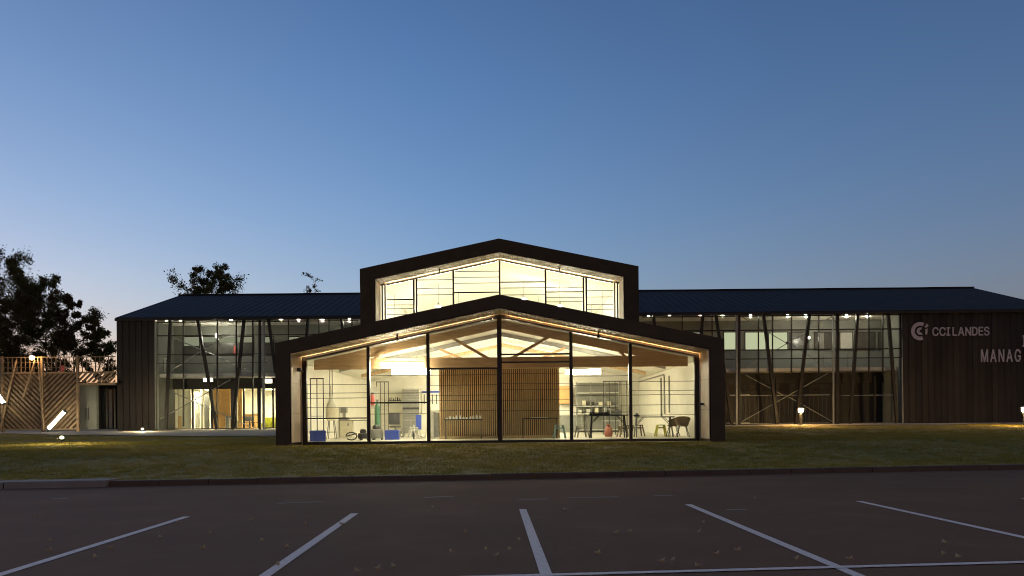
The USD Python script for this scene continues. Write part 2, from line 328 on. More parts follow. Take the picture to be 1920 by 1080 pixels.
# soffit planks and jamb boards of the reveal
def soffit(t, y0, y1, xc, hi, zie, zia, w, th=.022):
    for s in (-1, 1):
        n_ = int(round(hi / w)); e = hi / n_
        for i in range(n_):
            a, b = i * e + .006, (i + 1) * e - .006; dz = rnd.uniform(0, .006)
            za, zb_ = inner_z(a, zie, zia, hi) - dz, inner_z(b, zie, zia, hi) - dz
            poly = [(xc + s * a, za), (xc + s * b, zb_), (xc + s * b, zb_ - th), (xc + s * a, za - th)]
            part(t, 'soffit_plank', MB().prism(poly, y0 + .02 + rnd.uniform(0, .012), y1), 'plank%d' % rnd.choice([0, 0, 1, 1, 2, 3]))
soffit(pv, D0, D1 - .06, XC, HI, ZIE, ZIA, .15)
for s in (-1, 1):
    for i, (za, zb_) in enumerate(((.62, 1.6), (1.608, 2.6), (2.608, inner_z(HI, ZIE, ZIA, HI) - .03))):
        part(pv, 'jamb_board', MB().box(*sorted((XC + s * HI, XC + s * (HI - .025))), D0 + .02, D1 - .06, za, zb_), 'ply')
    part(pv, 'jamb_rod', MB().rod((XC + s * (HI - .12), D1 - .62, .62), (XC + s * (HI - .12), D1 - .62, 2.75), .018), 'chrome')
    part(pv, 'wall_camera' if s < 0 else 'wall_bracket', MB().box(*sorted((XC + s * (HI - .03), XC + s * (HI - .16))), D1 - .75, D1 - .60, (3.02 if s < 0 else 1.75), (3.14 if s < 0 else 1.82)).rod((XC + s * (HI - .16), D1 - .67, 3.05 if s < 0 else 1.78), (XC + s * (HI - .24), D1 - .8, 3.0 if s < 0 else 1.78), .035), 'dgrey')
for s in (-1, 1):
    t = thing('strip_light', 'light strip hidden in a tray under the %s half of the pavilion eave' % ('left' if s < 0 else 'right'), 'light')
    a, b = XC + s * .25, XC + s * (HI - .15)
    def sl(o0, o1, y0, y1):
        za, zb2 = inner_z(.25, ZIE, ZIA, HI), inner_z(HI - .15, ZIE, ZIA, HI)
        return MB().prism([(a, za - o0), (b, zb2 - o0), (b, zb2 - o1), (a, za - o1)], y0, y1)
    part(t, 'tray', sl(.150, .160, D1 - .16, D1 - .062), 'frame'); part(t, 'lip', sl(.105, .1495, D1 - .16, D1 - .152), 'frame')
    part(t, 'diffuser', sl(.130, .149, D1 - .145, D1 - .10), 'strip' if s < 0 else 'strip_orange')
    px_, py_ = ((745, 630), (1122, 622))[s > 0]
    dx = float(X(px_, D0 + .9, py_)) - XC; t = thing('soffit_spot', 'small dark spotlight body under the %s slope of the pavilion soffit' % ('left' if s < 0 else 'right'), 'lamp', None, (XC + dx, D0 + .9, inner_z(dx, ZIE, ZIA, HI) - .03))
    part(t, 'bracket', bx(-.03, .03, -.03, .03, -.10, 0), 'dgrey'); part(t, 'body', MB().rod((0, -.08, -.16), (0, .10, -.14), .06, n=12), 'dgrey')
# base: concrete upstand, sill
part(pv, 'plinth', bx(XC - HI + .035, XC + HI - .035, D1 - .30, D1 + .20, .30, .47), 'concrete')
part(pv, 'porch_floor', bx(XC - HI + .035, XC + HI - .035, D0 + .9, D1 - .302, .30, .455), 'concrete')
part(pv, 'sill', bx(XC - HI + .03, XC + HI - .03, D1 - .08, D1 + .10, .472, .605), 'frame')
mull = [568, 691, 803, 937, 1071, 1182, 1306]
mx = [float(X(p, D1, 720)) for p in mull]
mx[0], mx[-1] = XC - HI + .10, XC + HI - .10
mw = [.16, .11, .11, .16, .11, .11, .16]
for x_, w_ in zip(mx, mw):
    part(pv, 'mullion', bx(x_ - w_ / 2, x_ + w_ / 2, D1 - .06, D1 + .10, .605, inner_z(x_ - XC, ZIE, ZIA, HI) - .12), 'frame')
for s in (-1, 1):
    a, b = XC + s * .0, XC + s * (HI - .03)
    part(pv, 'head_rail', MB().prism([(a, ZIA - .03), (b, inner_z(HI - .03, ZIE, ZIA, HI) - .03), (b, inner_z(HI - .03, ZIE, ZIA, HI) - .16), (a, ZIA - .16)], D1 - .058, D1 + .098), 'frame')
for i in range(6):
    a, b = mx[i] + mw[i] / 2, mx[i + 1] - mw[i + 1] / 2
    za, zb_ = inner_z(a - XC, ZIE, ZIA, HI) - .155, inner_z(b - XC, ZIE, ZIA, HI) - .155
    part(pv, 'pane', MB().prism([(a, .60), (b, .60), (b, zb_), (a, za)], D1 + .018, D1 + .026), 'pane')
# thin horizontal shading bars in front of the panes, at uneven heights; thicker transoms
bars = [[721, 737, 746.5, 764, 785], [704, 737, 776], [703, 722, 741, 751, 770], [700, 719, 730, 750, 770], [705, 722, 742, 760, 773], [715, 732, 740, 759, 778]]
for i, ys in enumerate(bars):
    for y_ in ys:
        z_ = float(Z((mull[i] + mull[i + 1]) / 2, y_, D1 - .1))
        part(pv, 'shading_bar', bx(mx[i] + .05, mx[i + 1] - .05, D1 - .10, D1 - .072, z_ - .008, z_ + .008), 'frame')
for i, y_, h_ in ((1, 755, .05), (2, 691, .06), (3, 664, .05), (3, 679, .05), (0, 784, .03), (1, 655, .0)):
    if h_:
        z_ = float(Z((mull[i] + mull[i + 1]) / 2, y_, D1))
        part(pv, 'transom', bx(mx[i] + mw[i] / 2, mx[i + 1] - mw[i + 1] / 2, D1 - .04, D1 + .08, z_ - h_ / 2, z_ + h_ / 2), 'frame')
# interior shell: the room behind the glass is a little wider than the opening
part(pv, 'floor', bx(XC - HR, XC + HR, D1 + .21, DB - .1, .40, FL), 'floor')
ZR = inner_z(HR, ZIE, ZIA, HI)
part(pv, 'back_wall', MB().prism([(XC - HR, FL), (XC + HR, FL), (XC + HR, ZR - .05), (XC, ZIA - .05), (XC - HR, ZR - .05)], DB - .35, DB - .11), 'white')
for s in (-1, 1):
    part(pv, 'side_wall', bx(*sorted((XC + s * HR, XC + s * (HR - .06))), D1 + .205, DB - .352, FL, ZR - .065), 'white')
    part(pv, 'outer_wall', bx(*sorted((XC + s * HW, XC + s * (HR + .003))), D1 + .112, DB, ZB, ZE - .12), 'cladding')
    part(pv, 'ceiling', MB().prism([(XC, ZIA - .01), (XC + s * HR, ZR), (XC + s * HR, ZR - .06), (XC, ZIA - .07)], D1 + .205, DB - .355), 'ceiling')
    part(pv, 'roof_sheet', MB().prism([(XC + s * HW, ZE), (XC, ZA), (XC, ZIA + .02), (XC + s * HW, ZE - .115)], D1 + .112, DB), 'roofing')
# timber trusses
for k, (yd, dep) in enumerate(((30.9, .30), (35.2, .17), (40.4, .15))):
    wood = ('beam', 'mgrey', 'plank0')[k]
    tr = part(pv, 'roof_truss', MB().prism([(XC - HI + .15, inner_z(HI - .15, ZIE, ZIA, HI) - .075), (XC, ZIA - .075), (XC, ZIA - .075 - dep), (XC - HI + .15, inner_z(HI - .15, ZIE, ZIA, HI) - .075 - dep)], yd - .08, yd + .08), wood)
    part(tr, 'rafter', MB().prism([(XC + HI - .15, inner_z(HI - .15, ZIE, ZIA, HI) - .075), (XC, ZIA - .075), (XC, ZIA - .075 - dep), (XC + HI - .15, inner_z(HI - .15, ZIE, ZIA, HI) - .075 - dep)], yd - .08, yd + .08), wood)
    if k == 0:
        z0, z1 = float(Z(936, 690, yd)), float(Z(936, 670, yd))
        part(tr, 'tie_beam', bx(XC - HI + .13, XC + HI - .13, yd - .10, yd + .10, z0, z1), 'beam')
        for (ax, ay), (bx_, by_) in (((838, 628), (922, 676)), ((1036, 628), (952, 676)), ((722, 656), (699, 676)), ((1148, 646), (1176, 674))):
            part(tr, 'strut', MB().beam(W(ax, ay, yd), W(bx_, by_, yd), .10, .26, (0, 1, 0)), 'beam')
    else:
        for s in (-1, 1):
            part(tr, 'strut', MB().beam((XC + s * 2.6, yd, inner_z(2.6, ZIE, ZIA, HI) - .2), (XC + s * 1.2, yd, 3.65), .10, .2, (0, 1, 0)), 'plank2')
# slatted cabin in the middle of the room
cb = thing('slatted_cabin', 'wooden cabin faced with upright slats in the middle of the glazed pavilion', 'cabin')
yb = 32.6
cx0, cx1 = float(X(823, yb)), float(X(1050, yb)); cz = float(Z(936, 690, yb))
part(cb, 'wall_core', bx(cx0 + .04, cx1 - .04, yb + .10, yb + 4, FL, cz - .03), 'slat_back')
part(cb, 'top_board', bx(cx0, cx1, yb, yb + 4.05, cz - .028, cz + .03), 'slat')
part(cb, 'bottom_rail', bx(cx0, cx1, yb + .005, yb + .098, FL, FL + .10), 'slat')
n_ = 58
for i in range(n_):
    x_ = cx0 + .03 + (cx1 - cx0 - .06) * (i + .5) / n_
    part(cb, 'slat', bx(x_ - .019, x_ + .019, yb + rnd.uniform(.0, .006), yb + .06, FL + .10, cz - .03), 'slat' if i % 5 else 'plank2')
for s, xx in ((0, cx0), (1, cx1)):
    for i in range(10):
        y_ = yb + .2 + i * .38
        part(cb, 'side_slat', bx(xx + (.0 if s == 0 else -.038), xx + (.038 if s == 0 else 0), y_, y_ + .05, FL + .1, cz - .03), 'slat')

# ceiling lights of the pavilion
def tube_light(px0, px1, py, yd, label, group=None, h=.10):
    a, b = X(px0, yd, py), X(px1, yd, py); z = float(Z((px0 + px1) / 2, py, yd)); c = (a + b) / 2; L = b - a
    t = thing('ceiling_light', label, 'light', group, (c, yd, z))
    part(t, 'housing', bx(-L / 2 - .02, L / 2 + .02, -.09, .09, h / 2 + .002, h / 2 + .05), 'lgrey')
    part(t, 'diffuser', bx(-L / 2, L / 2, -.08, .08, -h / 2, h / 2), 'hall_tube')
    ceil = inner_z(c - XC, ZIE, ZIA, HI)
    for s in (-1, 1): part(t, 'hanger', MB().rod((s * L * .38, 0, h / 2 + .05), (s * L * .38, 0, ceil - z - .05), .006, n=6), 'galv')
tube_light(714, 790, 683, 30.45, 'long bright ceiling light nearest the glass, upper one left of the slatted cabin')
tube_light(735, 806, 697, 33.6, 'broad bright ceiling light under the upper one, left of the slatted cabin', h=.2)
tube_light(1060, 1126, 697, 33.6, 'broad bright ceiling light right of the slatted cabin', h=.2)
for yd in (38.5, 42.5):
    for kk, px in enumerate((858, 938, 1018)):
        x_ = X(px, yd, 700); z = 3.42 if yd > 40 else 3.30
        tube_light(px - 28, px + 28, float(PY - (z - CH) * F / yd - (px - PX) * s_), yd, ORD[kk] + ' ceiling light from the left in the ' + ('middle' if yd < 40 else 'rearmost') + ' row, deep in the pavilion', 'ceiling lights at the back of the pavilion')

# ------------------------------------------------------------------ furniture in the pavilion
def at(px, yd): return (float(X(px, yd, 810)), yd, FL)
def crate(px, yd, w, d, h, label, rz=0):
    t = thing('storage_crate', label, 'crate', None, at(px, yd), rz)
    b = MB().box(-w / 2, w / 2, -d / 2, -d / 2 + .02, 0, h).box(-w / 2, w / 2, d / 2 - .02, d / 2, 0, h).box(-w / 2, -w / 2 + .02, -d / 2 + .02, d / 2 - .02, 0, h).box(w / 2 - .02, w / 2, -d / 2 + .02, d / 2 - .02, 0, h).box(-w / 2 + .02, w / 2 - .02, -d / 2 + .02, d / 2 - .02, 0, .02)
    part(t, 'body', b, 'blue')
    part(t, 'rim', MB().box(-w / 2 - .015, w / 2 + .015, -d / 2 - .015, -d / 2 - .001, h - .05, h + .005).box(-w / 2 - .015, -w / 2 - .001, -d / 2, d / 2, h - .05, h + .005).box(w / 2 + .001, w / 2 + .015, -d / 2, d / 2, h - .05, h + .005).box(-w / 2 - .015, w / 2 + .015, d / 2 + .001, d / 2 + .015, h - .05, h + .005), 'blue')
    part(t, 'lid', MB().prism([(-w / 2, h + .006), (w / 2, h + .006), (w / 2 - .03, h + .03), (-w / 2 + .03, h + .03)], -d / 2, d / 2), 'blue')
crate(596, 30.7, .56, .5, .36, 'blue plastic crate in the far left corner of the pavilion window', 12)
crate(736, 32.2, .52, .42, .33, 'blue plastic crate on the floor beside the grey shop vacuum')

def rack(px0, px1, ytop, yd, posts, label, shelves=()):
    t = thing('metal_rack', label, 'rack', None, at((px0 + px1) / 2, yd)); a, b = X(px0, yd), X(px1, yd); h = float(Z(px0, ytop, yd)) - FL; L = b - a
    for i in range(posts):
        x_ = -L / 2 + L * i / (posts - 1)
        part(t, 'post', bx(x_ - .016, x_ + .016, -.016, .016, 0, h), 'dgrey')
    part(t, 'top_bar', bx(-L / 2 - .02, L / 2 + .02, -.02, .02, h + .001, h + .04), 'dgrey')
    for z_ in shelves: part(t, 'shelf', bx(-L / 2, L / 2, .024, .4, z_, z_ + .025), 'lgrey')
rack(583, 607, 711, 31.5, 3, 'tall three-post dark metal rack beside the left end of the glass', (.9,))
rack(707, 729, 717, 37.5, 4, 'dark upright rods of a rack behind the green gas bottle', (.5, 1.2))
rack(1132, 1176, 716, 37.5, 5, 'dark upright rods of a rack standing right of the grey shelving', (.6,))

def high_stool(px, yd, label):
    t = thing('bar_stool', label, 'stool', None, at(px, yd))
    part(t, 'seat', MB().lathe([(0, .74), (.17, .74), (.19, .76), (.19, .79), (.16, .81), (0, .81)]), 'cream', smooth=40)
    for k in range(4):
        a = math.pi / 4 + k * math.pi / 2
        part(t, 'leg', MB().rod((.13 * math.cos(a), .13 * math.sin(a), .74), (.24 * math.cos(a), .24 * math.sin(a), 0), .014), 'dgrey')
    part(t, 'foot_ring', MB().path([(.20 * math.cos(a), .20 * math.sin(a), .28) for a in np.linspace(0, 2 * math.pi, 17)], .010, 6), 'dgrey')
high_stool(622, 34.2, 'tall bar stool with thin dark legs in the leftmost window bay')
t = thing('fume_hood', 'pale conical hood hanging on two thin rods above the tall bar stool', 'hood', None, (float(X(621, 34.9)), 34.9, 0))
z0 = float(Z(621, 783, 34.9)); z1 = float(Z(621, 764, 34.9))
part(t, 'drum', MB().lathe([(0, z0), (.30, z0), (.32, z0 + .03), (.32, z1), (0, z1)], n=24), 'cream', smooth=40)
part(t, 'cone', MB().lathe([(.22, z1), (.10, z1 + .25), (.04, z1 + .6), (.035, z1 + .9)], n=20), 'lgrey', smooth=40)
for s in (-1, 1): part(t, 'rod', MB().rod((s * .06, 0, z1 + .4), (s * .06, 0, 3.7), .014), 'dgrey')
t = thing('workbench_cabinet', 'cream cupboard under a workbench by the left wall', 'cabinet', None, at(648, 37.2))
w = float(X(660, 37.2) - X(637, 37.2))
part(t, 'body', bx(-w / 2, w / 2, 0, .5, 0, .72), 'cream'); part(t, 'door_plate', bx(-w / 2 + .03, w / 2 - .03, -.018, -.001, .05, .70), 'cream'); part(t, 'lock', bx(w * .16, w * .3, -.04, -.019, .5, .62), 'mgrey')
part(t, 'worktop', bx(-w / 2 - .05, w / 2 + .75, -.03, .6, .721, .76), 'mgrey')
part(t, 'leg', bx(w / 2 + .66, w / 2 + .70, 0, .04, 0, .72), 'mgrey')
t = thing('bench_machine', 'small grey machine with a boxy head on the left workbench', 'machine', None, (float(X(645, 37.4)), 37.45, FL + .761))
part(t, 'base', bx(-.2, .2, -.15, .2, 0, .12), 'mgrey'); part(t, 'column', bx(-.07, .07, 0, .14, .12, .32), 'lgrey'); part(t, 'head', bx(-.13, .13, -.16, .16, .32, .56), 'mgrey')
def shop_vac(px, yd, label, r=.22, h=.42, m='mgrey', hoop=True):
    t = thing('shop_vacuum', label, 'vacuum cleaner', None, at(px, yd))
    part(t, 'tank', MB().lathe([(0, .06), (r * .92, .06), (r, .12), (r, h * .75), (r * .9, h), (0, h + .04)], n=20), m, smooth=40)
    part(t, 'motor_head', MB().lathe([(r * .6, h), (r * .62, h + .09), (r * .45, h + .15), (0, h + .17)], n=18), 'dgrey', smooth=40)
    for k in range(3): part(t, 'caster', MB().lathe([(0, 0), (.035, 0), (.035, .06), (0, .06)], (r * .8 * math.cos(k * 2.1), r * .8 * math.sin(k * 2.1), 0), 10), 'dgrey')
    if hoop: part(t, 'hose', MB().path([(-r - .02, -.1, .25)] + [(-r - .22 - .2 * math.cos(a), -.12, .16 + .14 * math.sin(a)) for a in np.linspace(0, 5.6, 16)], .024, 8), 'dgrey', smooth=60)
shop_vac(681, 31.6, 'dark shop vacuum with coiled hose by the first mullion', .2, .26, 'dgrey')
shop_vac(706, 32.0, 'round grey shop vacuum just right of the first mullion', .25, .40, 'mgrey', False)
t = thing('gas_bottle', 'tall green gas bottle standing behind the grey shop vacuum', 'gas bottle', None, at(708, 34.5))
part(t, 'cylinder', MB().lathe([(0, 0), (.115, 0), (.115, 1.25), (.09, 1.36), (.04, 1.42), (.035, 1.5), (0, 1.5)], n=18), 'green', smooth=40); part(t, 'valve', MB().lathe([(0, 1.5), (.05, 1.5), (.05, 1.58), (0, 1.58)], n=12), 'chrome')
t = thing('fire_extinguisher', 'red fire extinguisher hung by the first mullion', 'fire extinguisher', None, (float(X(699, 36)), 36, float(Z(699, 760, 36))))
part(t, 'body', MB().lathe([(0, 0), (.085, 0), (.09, .03), (.09, .38), (.05, .46), (0, .47)], n=16), 'red', smooth=40); part(t, 'valve', bx(-.05, .05, -.02, .02, .471, .54), 'dgrey'); part(t, 'wall_board', bx(-.16, .18, .10, .13, -.15, .8), 'lgrey')
t = thing('office_chair', 'black office chair with curved back in the second window bay', 'chair', None, at(741, 35.6), 15)
s_b = trimesh.creation.box([.46, .04, .50]).subdivide().subdivide(); v = s_b.vertices; v[:, 1] += .25 * v[:, 0] ** 2 * 3
part(t, 'backrest', MB().add(v + [0, .22, .80], s_b.faces), 'dgrey'); part(t, 'seat', MB().lathe([(0, .43), (.22, .43), (.25, .46), (.24, .50), (0, .51)], n=18), 'dgrey', smooth=40)
part(t, 'column', MB().rod((0, 0, .10), (0, 0, .43), .03), 'chrome')
for k in range(5):
    a = k * 2 * math.pi / 5; part(t, 'base_leg', MB().beam((0, 0, .10), (.28 * math.cos(a), .28 * math.sin(a), .06), .04, .03), 'dgrey'); part(t, 'caster', MB().rod((.28 * math.cos(a), .28 * math.sin(a) - .02, .03), (.28 * math.cos(a), .28 * math.sin(a) + .02, .03), .03), 'dgrey')
t = thing('shutter_cabinet', 'grey roller-shutter cabinet against the back wall, second window bay', 'cabinet', None, (float(X(770, 44.5)), 44.6, FL))
w = float(X(787, 44.5) - X(754, 44.5)); zt = float(Z(770, 728, 44.5)) - FL
part(t, 'carcass', bx(-w / 2, w / 2, .05, .5, 0, zt), 'lgrey')
for i in range(12):
    z_ = .75 + i * (zt - .8) / 12
    part(t, 'shutter_slat', bx(-w / 2 + .03, w / 2 - .03, .012, .048, z_, z_ + (zt - .8) / 12 - .012), 'dgrey' if i in (4,) else 'mgrey')
part(t, 'lower_door', bx(-w / 2 + .03, -.01, .02, .048, .05, .72), 'mgrey'); part(t, 'lower_door', bx(.01, w / 2 - .03, .02, .048, .05, .72), 'mgrey')
t = thing('wall_shelf', 'dark shelf with tools on the back wall left of the roller-shutter cabinet', 'shelf', None, (float(X(741, 44.8)), 44.9, float(Z(741, 752, 44.8))))
part(t, 'board', bx(-.35, .3, 0, .28, 0, .04), 'dgrey')
for k in range(6): part(t, 'tool', bx(-.32 + k * .1, -.26 + k * .1, .06, .14, .041, .12 + .1 * rnd.random()), 'mgrey' if k % 2 else 'dgrey')
t = thing('tool_board', 'blue painted board leaning between the stools and the second mullion', 'board', None, at(785, 36.5)); part(t, 'panel', bx(-.12, .12, 0, .04, .32, .95), 'blue'); part(t, 'foot', bx(-.12, .12, -.1, .14, 0, .03), 'dgrey'); part(t, 'post', bx(-.02, .02, .041, .07, .03, .9), 'dgrey')
def metal_stool(px, yd, m, label, s=.30, h=.45, rz=0, group=None):
    t = thing('metal_stool', label, 'stool', group, at(px, yd), rz)
    part(t, 'seat', MB().prism([(-s / 2, h - .03), (s / 2, h - .03), (s / 2 - .02, h), (-s / 2 + .02, h)], -s / 2, s / 2), m)
    for i in (-1, 1):
        for j in (-1, 1): part(t, 'leg', MB().beam((i * (s / 2 - .03), j * (s / 2 - .03), h - .03), (i * (s / 2 + .05), j * (s / 2 + .05), 0), .05, .03), m)
        part(t, 'apron', MB().beam((-s / 2 - .005, i * (s / 2 - .01), h - .12), (s / 2 + .005, i * (s / 2 - .01), h - .12), .012, .05), m)
metal_stool(764, 36.2, 'mgrey', 'grey metal stool behind the white one, second window bay')
metal_stool(776, 34.4, 'lgrey', 'white metal stool beside the white tube trolley', rz=20)
metal_stool(1049, 31.9, 'teal', 'pale teal metal stool at the right corner of the slatted cabin', .34, .50)
metal_stool(1091, 32.9, 'mgrey', 'dark grey metal stool left of the trestle tables', .36, .46, 10)
metal_stool(1239, 33.2, 'lime', 'yellow-green stool under the long table', .32, .46)
t = thing('tube_trolley', 'white tubular trolley with a rounded base by the second mullion', 'trolley', None, at(789, 32.2))
part(t, 'frame', MB().path([(-.26, 0, .55), (-.24, 0, .25), (-.16, 0, .10), (0, 0, .05), (.16, 0, .10), (.22, 0, .25), (.24, 0, 1.15)], .022), 'white', smooth=60)
for s in (-1, 1): part(t, 'wheel', MB().rod((s * .27 - .02, .03, .16), (s * .27 + .02, .03, .16), .16, n=18), 'dgrey')
part(t, 'toe_plate', bx(-.2, .2, -.18, .0, .015, .03), 'lgrey')
t = thing('tall_cabinet', 'grey cabinet with a pale left side, left of the slatted cabin', 'cabinet', None, at(814, 33.6))
part(t, 'side', bx(-.22, .0, -.2, .6, 0, 1.02), 'lgrey'); part(t, 'front', bx(.002, .2, -.18, .6, .03, 1.0), 'mgrey'); part(t, 'top', bx(-.24, .22, -.22, .62, 1.021, 1.06), 'lgrey')
t = thing('pin_board', 'white board with a blue header on the back wall left of the cabin', 'board', None, (float(X(812, 45.3)), 45.55, float(Z(812, 775, 45.3))))
part(t, 'panel', bx(-.6, .35, 0, .04, 0, 1.1), 'white'); part(t, 'header', bx(-.6, .35, -.01, .04, 1.101, 1.2), 'blue')
for k in range(4): part(t, 'hung_tool', bx(-.5 + k * .22, -.46 + k * .22, -.05, -.002, .5, 1.02), 'dgrey')
def narrow_table(px0, px1, py, yd, label, things):
    t = thing('side_table', label, 'table', None, at((px0 + px1) / 2, yd)); L = float(X(px1, yd) - X(px0, yd)); h = float(Z(px0, py, yd)) - FL
    part(t, 'top', bx(-L / 2, L / 2, -.28, .02, h - .04, h), 'dgrey')
    for s in (-1, 1):
        for j in (-.24, -.02): part(t, 'leg', bx(s * (L / 2 - .05) - .015, s * (L / 2 - .05) + .015, j - .015, j + .015, 0, h - .04), 'dgrey')
    return t, L, h
t, L, h = narrow_table(834, 905, 786, 32.1, 'narrow dark table with a row of pale glassware in front of the slatted cabin', 0)
for k in range(11):
    x_ = float(X(838 + k * 6.2, 32.0)); hh = .06 + .10 * rnd.random()
    o = thing('glass_vessel', ORD[k] + ' small pale glass from the left on the narrow table before the slatted cabin', 'glass', 'glassware on the narrow table', (x_, 31.97 + .06 * rnd.random(), FL + h))
    part(o, 'body', MB().lathe([(0, 0), (.04, 0), (.045, .02), (.042, hh * .6), (.018, hh * .8), (.02, hh), (0, hh)], n=12), 'glassware', smooth=40)
t, L, h = narrow_table(978, 1046, 784, 32.1, 'narrow dark table with flat papers before the right half of the slatted cabin', 0)
o = thing('paper_stack', 'flat stack of pale papers on the narrow table, right half of the slatted cabin', 'papers', None, (float(X(1012, 32)), 31.97, FL + h)); part(o, 'sheets', bx(-.35, .3, -.1, .1, 0, .025), 'lgrey'); part(o, 'cover', bx(-.33, .1, -.09, .09, .026, .035), 'mgrey')
t = thing('wood_cupboard', 'orange plywood wall cupboard right of the slatted cabin', 'cupboard', None, (float(X(1062, 45)), 45.2, float(Z(1062, 757, 45))))
part(t, 'carcass', bx(-.42, .35, 0, .4, 0, .95), 'orange'); part(t, 'door', bx(-.40, -.035, -.02, -.001, .02, .93), 'orange'); part(t, 'door', bx(-.03, .33, -.02, -.001, .02, .93), 'orange')
t = thing('grey_counter', 'grey counter under the orange cupboard', 'counter', None, (float(X(1062, 45)), 44.9, FL)); part(t, 'body', bx(-.45, .9, 0, .6, 0, .9), 'grey_wall'); part(t, 'top', bx(-.47, .92, -.03, .62, .901, .94), 'lgrey')
t = thing('grey_shelving', 'grey-green shelving unit with pale shelves on the back wall, fifth window bay', 'shelves', None, (float(X(1122, 44.6)), 44.7, FL))
w = float(X(1168, 44.6) - X(1087, 44.6)); zt = float(Z(1120, 716, 44.6)) - FL
part(t, 'back', bx(-w / 2, w / 2, .4, .44, 0, zt), 'grey_wall')
for z_ in (.1, .95, 1.35, 2.05, zt - .05): part(t, 'shelf', bx(-w / 2, w / 2, 0, .398, z_, z_ + .045), 'lgrey')
for k in range(4): part(t, 'upright', bx(-w / 2 + k * w / 3 - .02, -w / 2 + k * w / 3 + .02, -.03, -.001, 0, zt), 'mgrey')
for k in range(9):
    a = -w / 2 + .1 + k * (w - .3) / 9; part(t, 'stored_box', bx(a, a + .18, .05, .38, (1.396 if k % 2 else .996), (1.396 if k % 2 else .996) + .15 + .15 * rnd.random()), rnd.choice(['mgrey', 'cream', 'lgrey', 'dgrey']))
def trestle(px0, px1, py, yd, label, m='dgrey', d=.7):
    t = thing('trestle_table', label, 'table', None, at((px0 + px1) / 2, yd)); L = float(X(px1, yd) - X(px0, yd)); h = float(Z(px0, py, yd)) - FL
    part(t, 'top', bx(-L / 2, L / 2, -d / 2, d / 2, h - .045, h), m)
    for s in (-1, 1):
        x_ = s * (L / 2 - .12)
        for j in (-1, 1):
            part(t, 'leg', MB().beam((x_, j * .08, h - .045), (x_ + s * .06, j * .32, 0), .045, .045), m)
            part(t, 'brace', MB().beam((x_ - s * .25, j * .2, h - .05), (x_ + s * .02, j * .24, h - .32), .02, .02), m)
        part(t, 'crossbar', MB().beam((x_ + s * .03, -.2, h * .5), (x_ + s * .03, .2, h * .5), .03, .03), m)
    return h
h = trestle(1104, 1176, 778, 31.5, 'dark trestle table with tools on it left of the last mullion but one')
for k in range(8):
    x_ = float(X(1108 + k * 5, 31.5)); o = thing('hand_tool', ORD[k] + ' small dark tool from the left in the row on the left trestle table', 'tool', 'tools on the trestle table', (x_, 31.4 + .2 * rnd.random(), FL + h)); part(o, 'body', bx(-.05, .05, -.03, .03, 0, .04 + .05 * rnd.random()), 'dgrey'); part(o, 'knob', MB().rod((0, 0, .04), (0, 0, .12), .012), 'mgrey')
o = thing('white_box', 'white open carton on the trestle table behind the fifth mullion', 'box', None, (float(X(1154, 31.5)), 31.5, FL + h)); part(o, 'carton', bx(-.18, .18, -.14, .14, 0, .16), 'white'); part(o, 'flap', MB().beam((-.18, -.15, .16), (-.26, -.18, .22), .3, .01), 'white')
h = trestle(1188, 1262, 781, 32.6, 'long thin-legged table near the right end of the pavilion', 'mgrey')
o = thing('tape_dispenser', 'small dark device on the long table beside the sixth mullion', 'tool', None, (float(X(1194, 32.5)), 32.5, FL + h)); part(o, 'body', bx(-.12, .10, -.06, .06, 0, .07), 'dgrey'); part(o, 'reel', MB().rod((0, -.04, .09), (0, .04, .09), .05, n=14), 'mgrey')
o = thing('waste_sack', 'pink-red sack under the left trestle table', 'sack', None, at(1141, 33.5)); part(o, 'sack_body', MB().lathe([(0, 0), (.14, .01), (.17, .12), (.14, .34), (.05, .44), (.09, .5), (0, .48)], n=14), 'pink', smooth=60)
for pxp, dd in ((1131 + 25, 33.0), (1200, 33.4), (1217, 34.4)):
    pass
def bucket_chair(px, yd, rz, label):
    t = thing('bucket_chair', label, 'chair', None, at(px, yd), rz)
    u = np.linspace(-1, 1, 11); k = np.linspace(0, 1, 7); v, f = [], []
    for a in u:
        th = a * math.pi * .62
        for b in k: v.append(((.20 + .10 * b) * math.sin(th), (.18 + .12 * b) * math.cos(th) - .02, .42 + .36 * b * (.55 + .45 * math.cos(th * .8))))
    for i in range(10):
        for j in range(6): a = i * 7 + j; f += [(a, a + 7, a + 8), (a, a + 8, a + 1)]
    v2 = [(x_ * .93, y_ * .93, z_ + .004) for x_, y_, z_ in v]; n1 = len(v)
    part(t, 'shell', MB().add(v + v2, f + [(c + n1, b + n1, a + n1) for a, b, c in f]), 'brownseat', smooth=40)
    part(t, 'seat', MB().lathe([(0, .40), (.20, .40), (.22, .43), (.20, .46), (0, .47)], n=18), 'brownseat', smooth=40)
    for i in (-1, 1):
        for j in (-1, 1): part(t, 'leg', MB().rod((i * .12, j * .12, .41), (i * .23, j * .23, 0), .014), 'dgrey')
bucket_chair(1280, 31.6, 175, 'brown bucket chair turned to the window at the right end of the pavilion')
bucket_chair(1262, 32.4, 250, 'brown bucket chair half behind the table end, left of the other one')
for k, (px, yd) in enumerate(((1196, 33.6), (1170, 33.0))):
    metal_stool(px, yd, 'brownseat', ('brown stool pushed under the left end of the long table', 'brown stool behind the sixth mullion, between the two tables')[k], .34, .46, 8)
cd = thing('wall_conduit', 'pale conduit pipes running along and down the right wall of the pavilion', 'pipe')
xw = XC + HR - .06 - .04
def wall_y(px): return F * xw / (px - PX - 1)
zc = float(Z(1246, 702, wall_y(1247)))
ya, yb_ = wall_y(1247), wall_y(1256)
part(cd, 'pipe', MB().path([(xw, 45.2, zc), (xw, ya + .14, zc), (xw, ya + .04, zc - .04), (xw, ya, zc - .14), (xw, ya, 1.5)], .035), 'mgrey', smooth=60)
